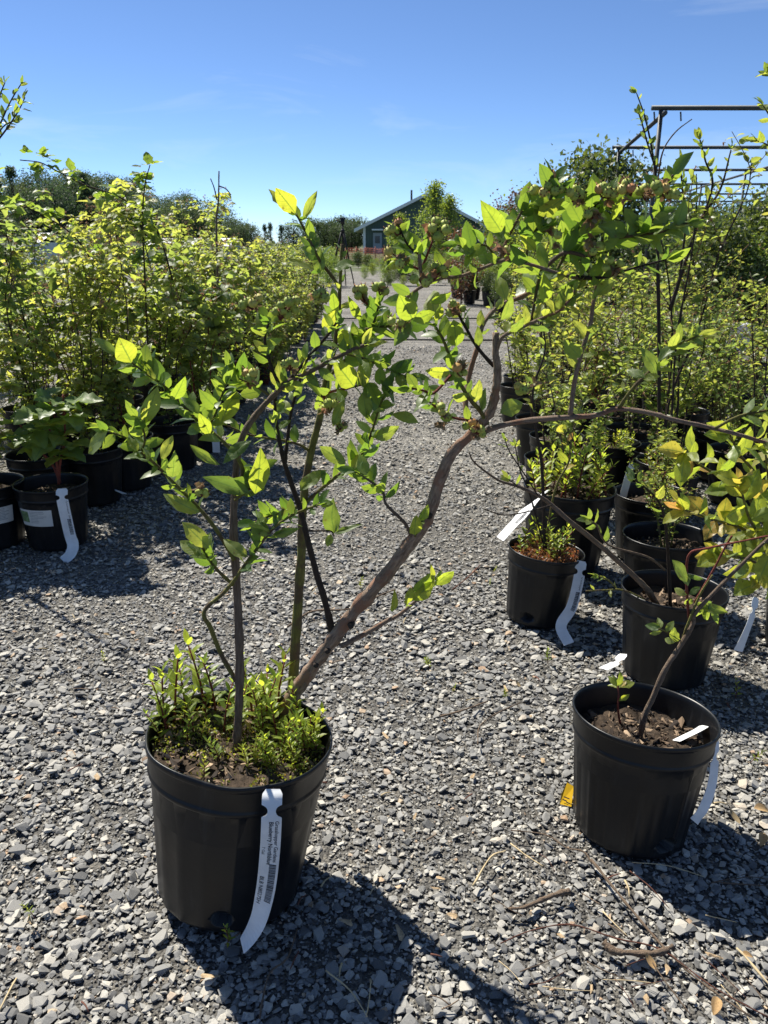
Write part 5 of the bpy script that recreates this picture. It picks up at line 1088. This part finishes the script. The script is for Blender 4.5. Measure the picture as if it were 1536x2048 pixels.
# ------------------------------------------------------------------ tripod
Yt = 24.; tc_ = at(687, 572, Yt); x0 = tc_[0]; hd = at(686, 438, Yt)[2]; tri = thing('tripod', 'tall black tripod with a head standing on the path behind the bush', 'tripod', (x0, Yt, 0)); to = np.array([x0, Yt, 0])
apex = np.array([x0, Yt, hd - .30])
def tpart(nm, P, r0, r1): V, T, uv = tube(P, r0, r1, 8, 1); return link(nm, make_mesh(nm, V - to, T, M['black_matte']), tri)
for dx, dy in ((-.46, .1), (.33, -.2), (.05, .42)):
    ft = np.array([x0 + dx, Yt + dy, .01]); mid = apex * .5 + ft * .5; lg = tpart('leg', [apex + [dx * .05, dy * .05, 0], mid], .026, .026); V, T, uv = tube([mid, ft], .018, .016, 8, 1); link('lower_leg', make_mesh('lower_leg', V - to, T, M['black_matte']), lg)
tpart('center_column', [apex - [0, 0, .35], apex + [0, 0, .16]], .024, .024); tpart('leg_collar', [apex - [0, 0, .05], apex + [0, 0, .03]], .06, .05); tpart('head', [apex + [0, 0, .16], apex + [0, 0, .30]], .05, .06); tpart('pan_handle', [apex + [.05, 0, .2], apex + [-.18, -.1, .27]], .014, .018)
v, t = box(apex + [0, 0, .315], (.16, .1, .035)); link('plate', make_mesh('plate', v - to, t, M['black_matte'], False), tri)

# ------------------------------------------------------------------ orange safety netting
fY = 47.; xa = at(655, 520, fY)[0]; xb = at(770, 520, fY)[0]; fe = thing('safety_fence', 'orange plastic mesh safety fence sagging before the barn', 'fence', (xa, fY, 0)); n = 6
for i in range(n + 1):
    x = (xb - xa) * i / n; V, T, uv = tube([(x, 0, 0), (x + U(-.03, .03), U(-.03, .03), 1.0)], .03, .03, 6, 1); link('post', make_mesh('post', V, T, M['orange']), fe)
A = Acc()
for k in range(8): 
    z = .12 + .11 * k; P = [((xb - xa) * i / 18, U(-.05, .05), z + .05 * math.sin(i * 1.05 + k * .1) - .03 * (i % 3 == 1)) for i in range(19)]; V, T, uv = tube(P, .012, .012, 4, 1); A.add(V, T)
for k in range(42):
    x = (xb - xa) * k / 41; V, T, uv = tube([(x, 0, .12), (x + U(-.03, .03), U(-.04, .04), .92)], .010, .010, 4, 1); A.add(V, T)
link('netting', A.mesh('netting', M['orange']), fe)

# ------------------------------------------------------------------ pipe frame
pf = thing('pipe_frame', 'open frame of galvanised pipes, posts and crossbars standing over the plants at right', 'frame', (at(1322, 400, 12.7)[0], 12.7, 0)); po = np.array([at(1322, 400, 12.7)[0], 12.7, 0])
HT = 3.0; DX = .158; rows_ = [12.7, 17.7, 23.0, 28.4, 34., 40.]; X0 = at(1322, 225, 12.7)[0]
def pipe(nm, a, b, r, par=pf): V, T, uv = tube([a, b], r, r, 8, 1); return link(nm, make_mesh(nm, V - po, T, M['metal']), par)
for y in rows_:
    for bay in range(4):
        x = X0 + DX * (y - 12.7) + 4.0 * bay; q = pipe('post', np.array([x, y, 0]), np.array([x, y, HT]), .034)
    xs = X0 + DX * (y - 12.7); pipe('crossbar', np.array([xs - .14, y, HT + .03]), np.array([xs + 13, y, HT + .03]), .034)
    for off in (-.1, .28): pipe('eye_bolt', np.array([xs + off, y, HT - .02]), np.array([xs + off + .02, y, HT - .14]), .012)
for bay in range(4): pipe('purlin', np.array([X0 + 4 * bay, 12.5, HT - .06]), np.array([X0 + DX * 27.5 + 4 * bay, 40.2, HT - .06]), .032)

# ------------------------------------------------------------------ trees and shrubs behind
def tree_proto(name, seed, h, w, nleaf, lsize, mat, shape='round', trunk=.06, bark='bark_dark'):
    rng = np.random.default_rng(seed); root = thing(name, '', 'tree'); V, T, uv = tube([(0, 0, 0), rng.normal(size=3) * .02 * h * [1, 1, 0] + [0, 0, h * .4], (rng.normal() * .03 * h, 0, h * .85)], trunk * h * .5, trunk * h * .12, 7, 3); link('trunk', make_mesh('trunk', V, T, M[bark]), root)
    A = Acc(); Lb = Acc(); nc = max(10, nleaf // 45)
    for c in range(nc):
        z = rng.uniform(.22 if shape != 'shrub' else .06, 1.); 
        if shape == 'cone': rad = w * (1.02 - z) * .9
        elif shape == 'spire': rad = w * .5 * math.sin(math.pi * min(1, (z * .93 + .05))) ** .8 * (1 if z < .7 else .6)
        else: rad = w * .5 * math.sqrt(max(.03, 1 - ((z - .58) / .46) ** 2))
        a = rng.uniform(0, 6.283); q = rad * rng.uniform(.45, 1.05); ctr = np.array([q * math.cos(a), q * math.sin(a), z * h]); cr = w * rng.uniform(.07, .15)
        P = [(0, 0, max(.08 * h, z * h - .22 * h)), ctr * .6 + [0, 0, -.01 * h], ctr]; V, T, uv = tube(P, trunk * h * .12, trunk * h * .03, 4, 2); Lb.add(V, T)
        for _ in range(45):
            p = ctr + rng.normal(size=3) * cr * [1, 1, .7]; v, t, uv = QUAD[int(rng.integers(0, 2))]
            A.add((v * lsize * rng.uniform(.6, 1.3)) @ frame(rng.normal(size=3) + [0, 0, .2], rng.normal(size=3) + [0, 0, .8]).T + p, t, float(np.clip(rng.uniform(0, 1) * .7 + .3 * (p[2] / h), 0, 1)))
    link('limbs', Lb.mesh('limbs', M[bark]), root); o = link('crown', A.mesh('crown', M[mat]), root); register(root); return root
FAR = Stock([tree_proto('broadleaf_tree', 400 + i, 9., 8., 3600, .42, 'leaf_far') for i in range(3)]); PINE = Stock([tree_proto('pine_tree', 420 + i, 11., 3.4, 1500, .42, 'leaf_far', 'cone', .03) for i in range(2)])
# wooded rise at the left
A = Acc(); hv = []; ht = []; nxh, nyh = 40, 12
for j in range(nyh):
    for i in range(nxh):
        x = -130 + 125 * i / (nxh - 1); y = 110 + 90 * j / (nyh - 1); z = 7.5 * math.exp(-((x + 58) / 24) ** 2) * math.exp(-((y - 160) / 34) ** 2) - .3; hv.append((x, y, z))
for j in range(nyh - 1):
    for i in range(nxh - 1): a = j * nxh + i; ht += [(a, a + 1, a + 1 + nxh), (a, a + 1 + nxh, a + nxh)]
M['hill'] = plain('hill', (.035, .055, .022), .9, .4, .4); hill = link('hill', make_mesh('hill', np.array(hv), np.array(ht), M['hill'])); hill['kind'] = 'structure'
def hz(x, y): return 7.5 * math.exp(-((x + 58) / 24) ** 2) * math.exp(-((y - 160) / 34) ** 2) - .5
HT_L = 'dark broadleaf tree on the wooded rise beyond the raspberry rows'
for i in range(60):
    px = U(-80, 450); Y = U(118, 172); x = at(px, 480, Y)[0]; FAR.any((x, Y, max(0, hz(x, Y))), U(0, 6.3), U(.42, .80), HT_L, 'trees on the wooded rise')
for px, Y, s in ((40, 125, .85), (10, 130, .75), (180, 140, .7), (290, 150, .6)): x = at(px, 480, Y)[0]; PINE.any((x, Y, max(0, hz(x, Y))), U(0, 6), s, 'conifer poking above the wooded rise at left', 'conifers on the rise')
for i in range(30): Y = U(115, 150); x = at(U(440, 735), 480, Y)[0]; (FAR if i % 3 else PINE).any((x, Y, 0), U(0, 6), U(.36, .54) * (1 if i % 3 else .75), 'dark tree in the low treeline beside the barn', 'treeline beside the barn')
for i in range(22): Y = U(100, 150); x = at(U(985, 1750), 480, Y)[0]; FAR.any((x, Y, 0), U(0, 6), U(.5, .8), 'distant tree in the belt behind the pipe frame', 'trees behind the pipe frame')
CT = tree_proto('columnar_tree', 500, 3.7, 1.55, 4600, .10, 'leaf_bright', 'spire', .02); s = Stock([CT])
x = at(868, 500, 34)[0]; s.place(0, (x, 34, 0), 0, .92, 'bright green columnar tree standing in front of the barn', None); s.place(0, (at(897, 500, 33)[0], 33, 0), 2., .78, 'bright green columnar tree overlapping the gable on its right side', None); s.place(0, (at(800, 500, 40)[0], 40, 0), 3.1, .66, 'smaller thin young tree before the barn wall', None)
SH = Stock([tree_proto('round_shrub', 520, 2.5, 1.9, 6500, .10, 'leaf_dark', 'round', .02), tree_proto('round_shrub', 521, 2.5, 1.9, 3600, .085, 'leaf_bright', 'shrub', .02), tree_proto('red_shrub', 522, 2.3, 1.2, 2200, .075, 'leaf_red', 'shrub', .02)])
SH.place(0, (at(1190, 480, 18)[0], 18, 0), 0, 1.13, 'dense round dark tree below the pipe frame', None)
SH.place(2, (at(1035, 480, 21)[0], 21, 0), 1, 1.0, 'dark red leaved shrub right of the barn', None); SH.place(2, (at(925, 500, 17)[0], 17, 0), 2, .62, 'small dark red shrub in the stock before the barn', None)
SH.place(1, (at(1080, 500, 22)[0], 22, 0), 1, 1.0, 'green shrub between the red shrub and the round dark tree', None)
SH.place(0, (at(1010, 520, 26)[0], 26, 0), 3, .8, 'dark shrub behind the red leaved shrub', None)
ML = 'potted shrub in the crowded stock beds beneath the pipe frame'
for i in range(34):
    Y = U(10.5, 26); px = U(1270, 1640); x = at(px, 520, Y)[0]; SH.place(int(R.integers(0, 2)), (x, Y, 0), U(0, 6), U(.36, .72), ML, 'stock beneath the pipe frame')
for i in range(60):
    Y = U(13.5, 32); px = U(870, 1260); x = at(px, 540, Y)[0]
    if x < 1.25 + .02 * Y: continue
    SH.place(int(R.integers(0, 2)), (x, Y, .2), U(0, 6), U(.28, .62) if px > 1010 else U(.16, .30), 'potted shrub in the far stock beside the path, right of the barn', 'far stock right of the path'); pot('far', (x, Y, 0), (0, 0), 0, 'black pot of the far stock beside the path', 'pots of the far stock')
for i in range(26):
    Y = U(14.5, 40); x = U(-.75 - .09 * Y, -.35 - .05 * Y); SH.place(int(R.integers(0, 2)), (x, Y, 0), U(0, 6), U(.2, .45), 'low shrub in the beds left of the path beyond the raspberries', 'low shrubs left of the path')
for i in range(34):
    Y = U(24, 46); x = at(U(715, 900), 520, Y)[0]; SH.place(1 if i % 3 else 0, (x, Y, 0), U(0, 6), U(.12, .30), 'low weed clump on the gravel before the safety fence', 'weed clumps before the fence')
for x, y, lab in ((at(1490, 590, 9.5)[0], 9.5, 'white bucket among the stock at the right edge'), (at(1395, 590, 10.)[0], 10., 'white bucket half hidden by foliage beneath the pipe frame')):
    th = thing('bucket', lab, 'bucket', (x, y, 0)); n = 20; a = np.arange(n) * 2 * math.pi / n; V = []; 
    for r, z in ((.13, 0), (.15, .28), (.158, .285), (.158, .31), (.146, .31), (.125, .04)): V += [(r * math.cos(q), r * math.sin(q), z) for q in a]
    T = []
    for i in range(5):
        for j in range(n): T += [(i * n + j, i * n + (j + 1) % n, (i + 1) * n + (j + 1) % n), (i * n + j, (i + 1) * n + (j + 1) % n, (i + 1) * n + j)]
    link('body', make_mesh('body', np.array(V), np.array(T), M['bucket']), th)
    V, T, uv = tube([(-.155, 0, .29), (-.12, -.12, .2), (0, -.17, .16), (.12, -.12, .2), (.155, 0, .29)], .004, .004, 5); link('handle', make_mesh('handle', V, T, M['wire']), th)
for S_ in (RASP, BLUE, TALL, FAR, PINE, SH): S_.flush()
for o in list(scene.objects):
    if '_H' in o.keys(): del o['_H']
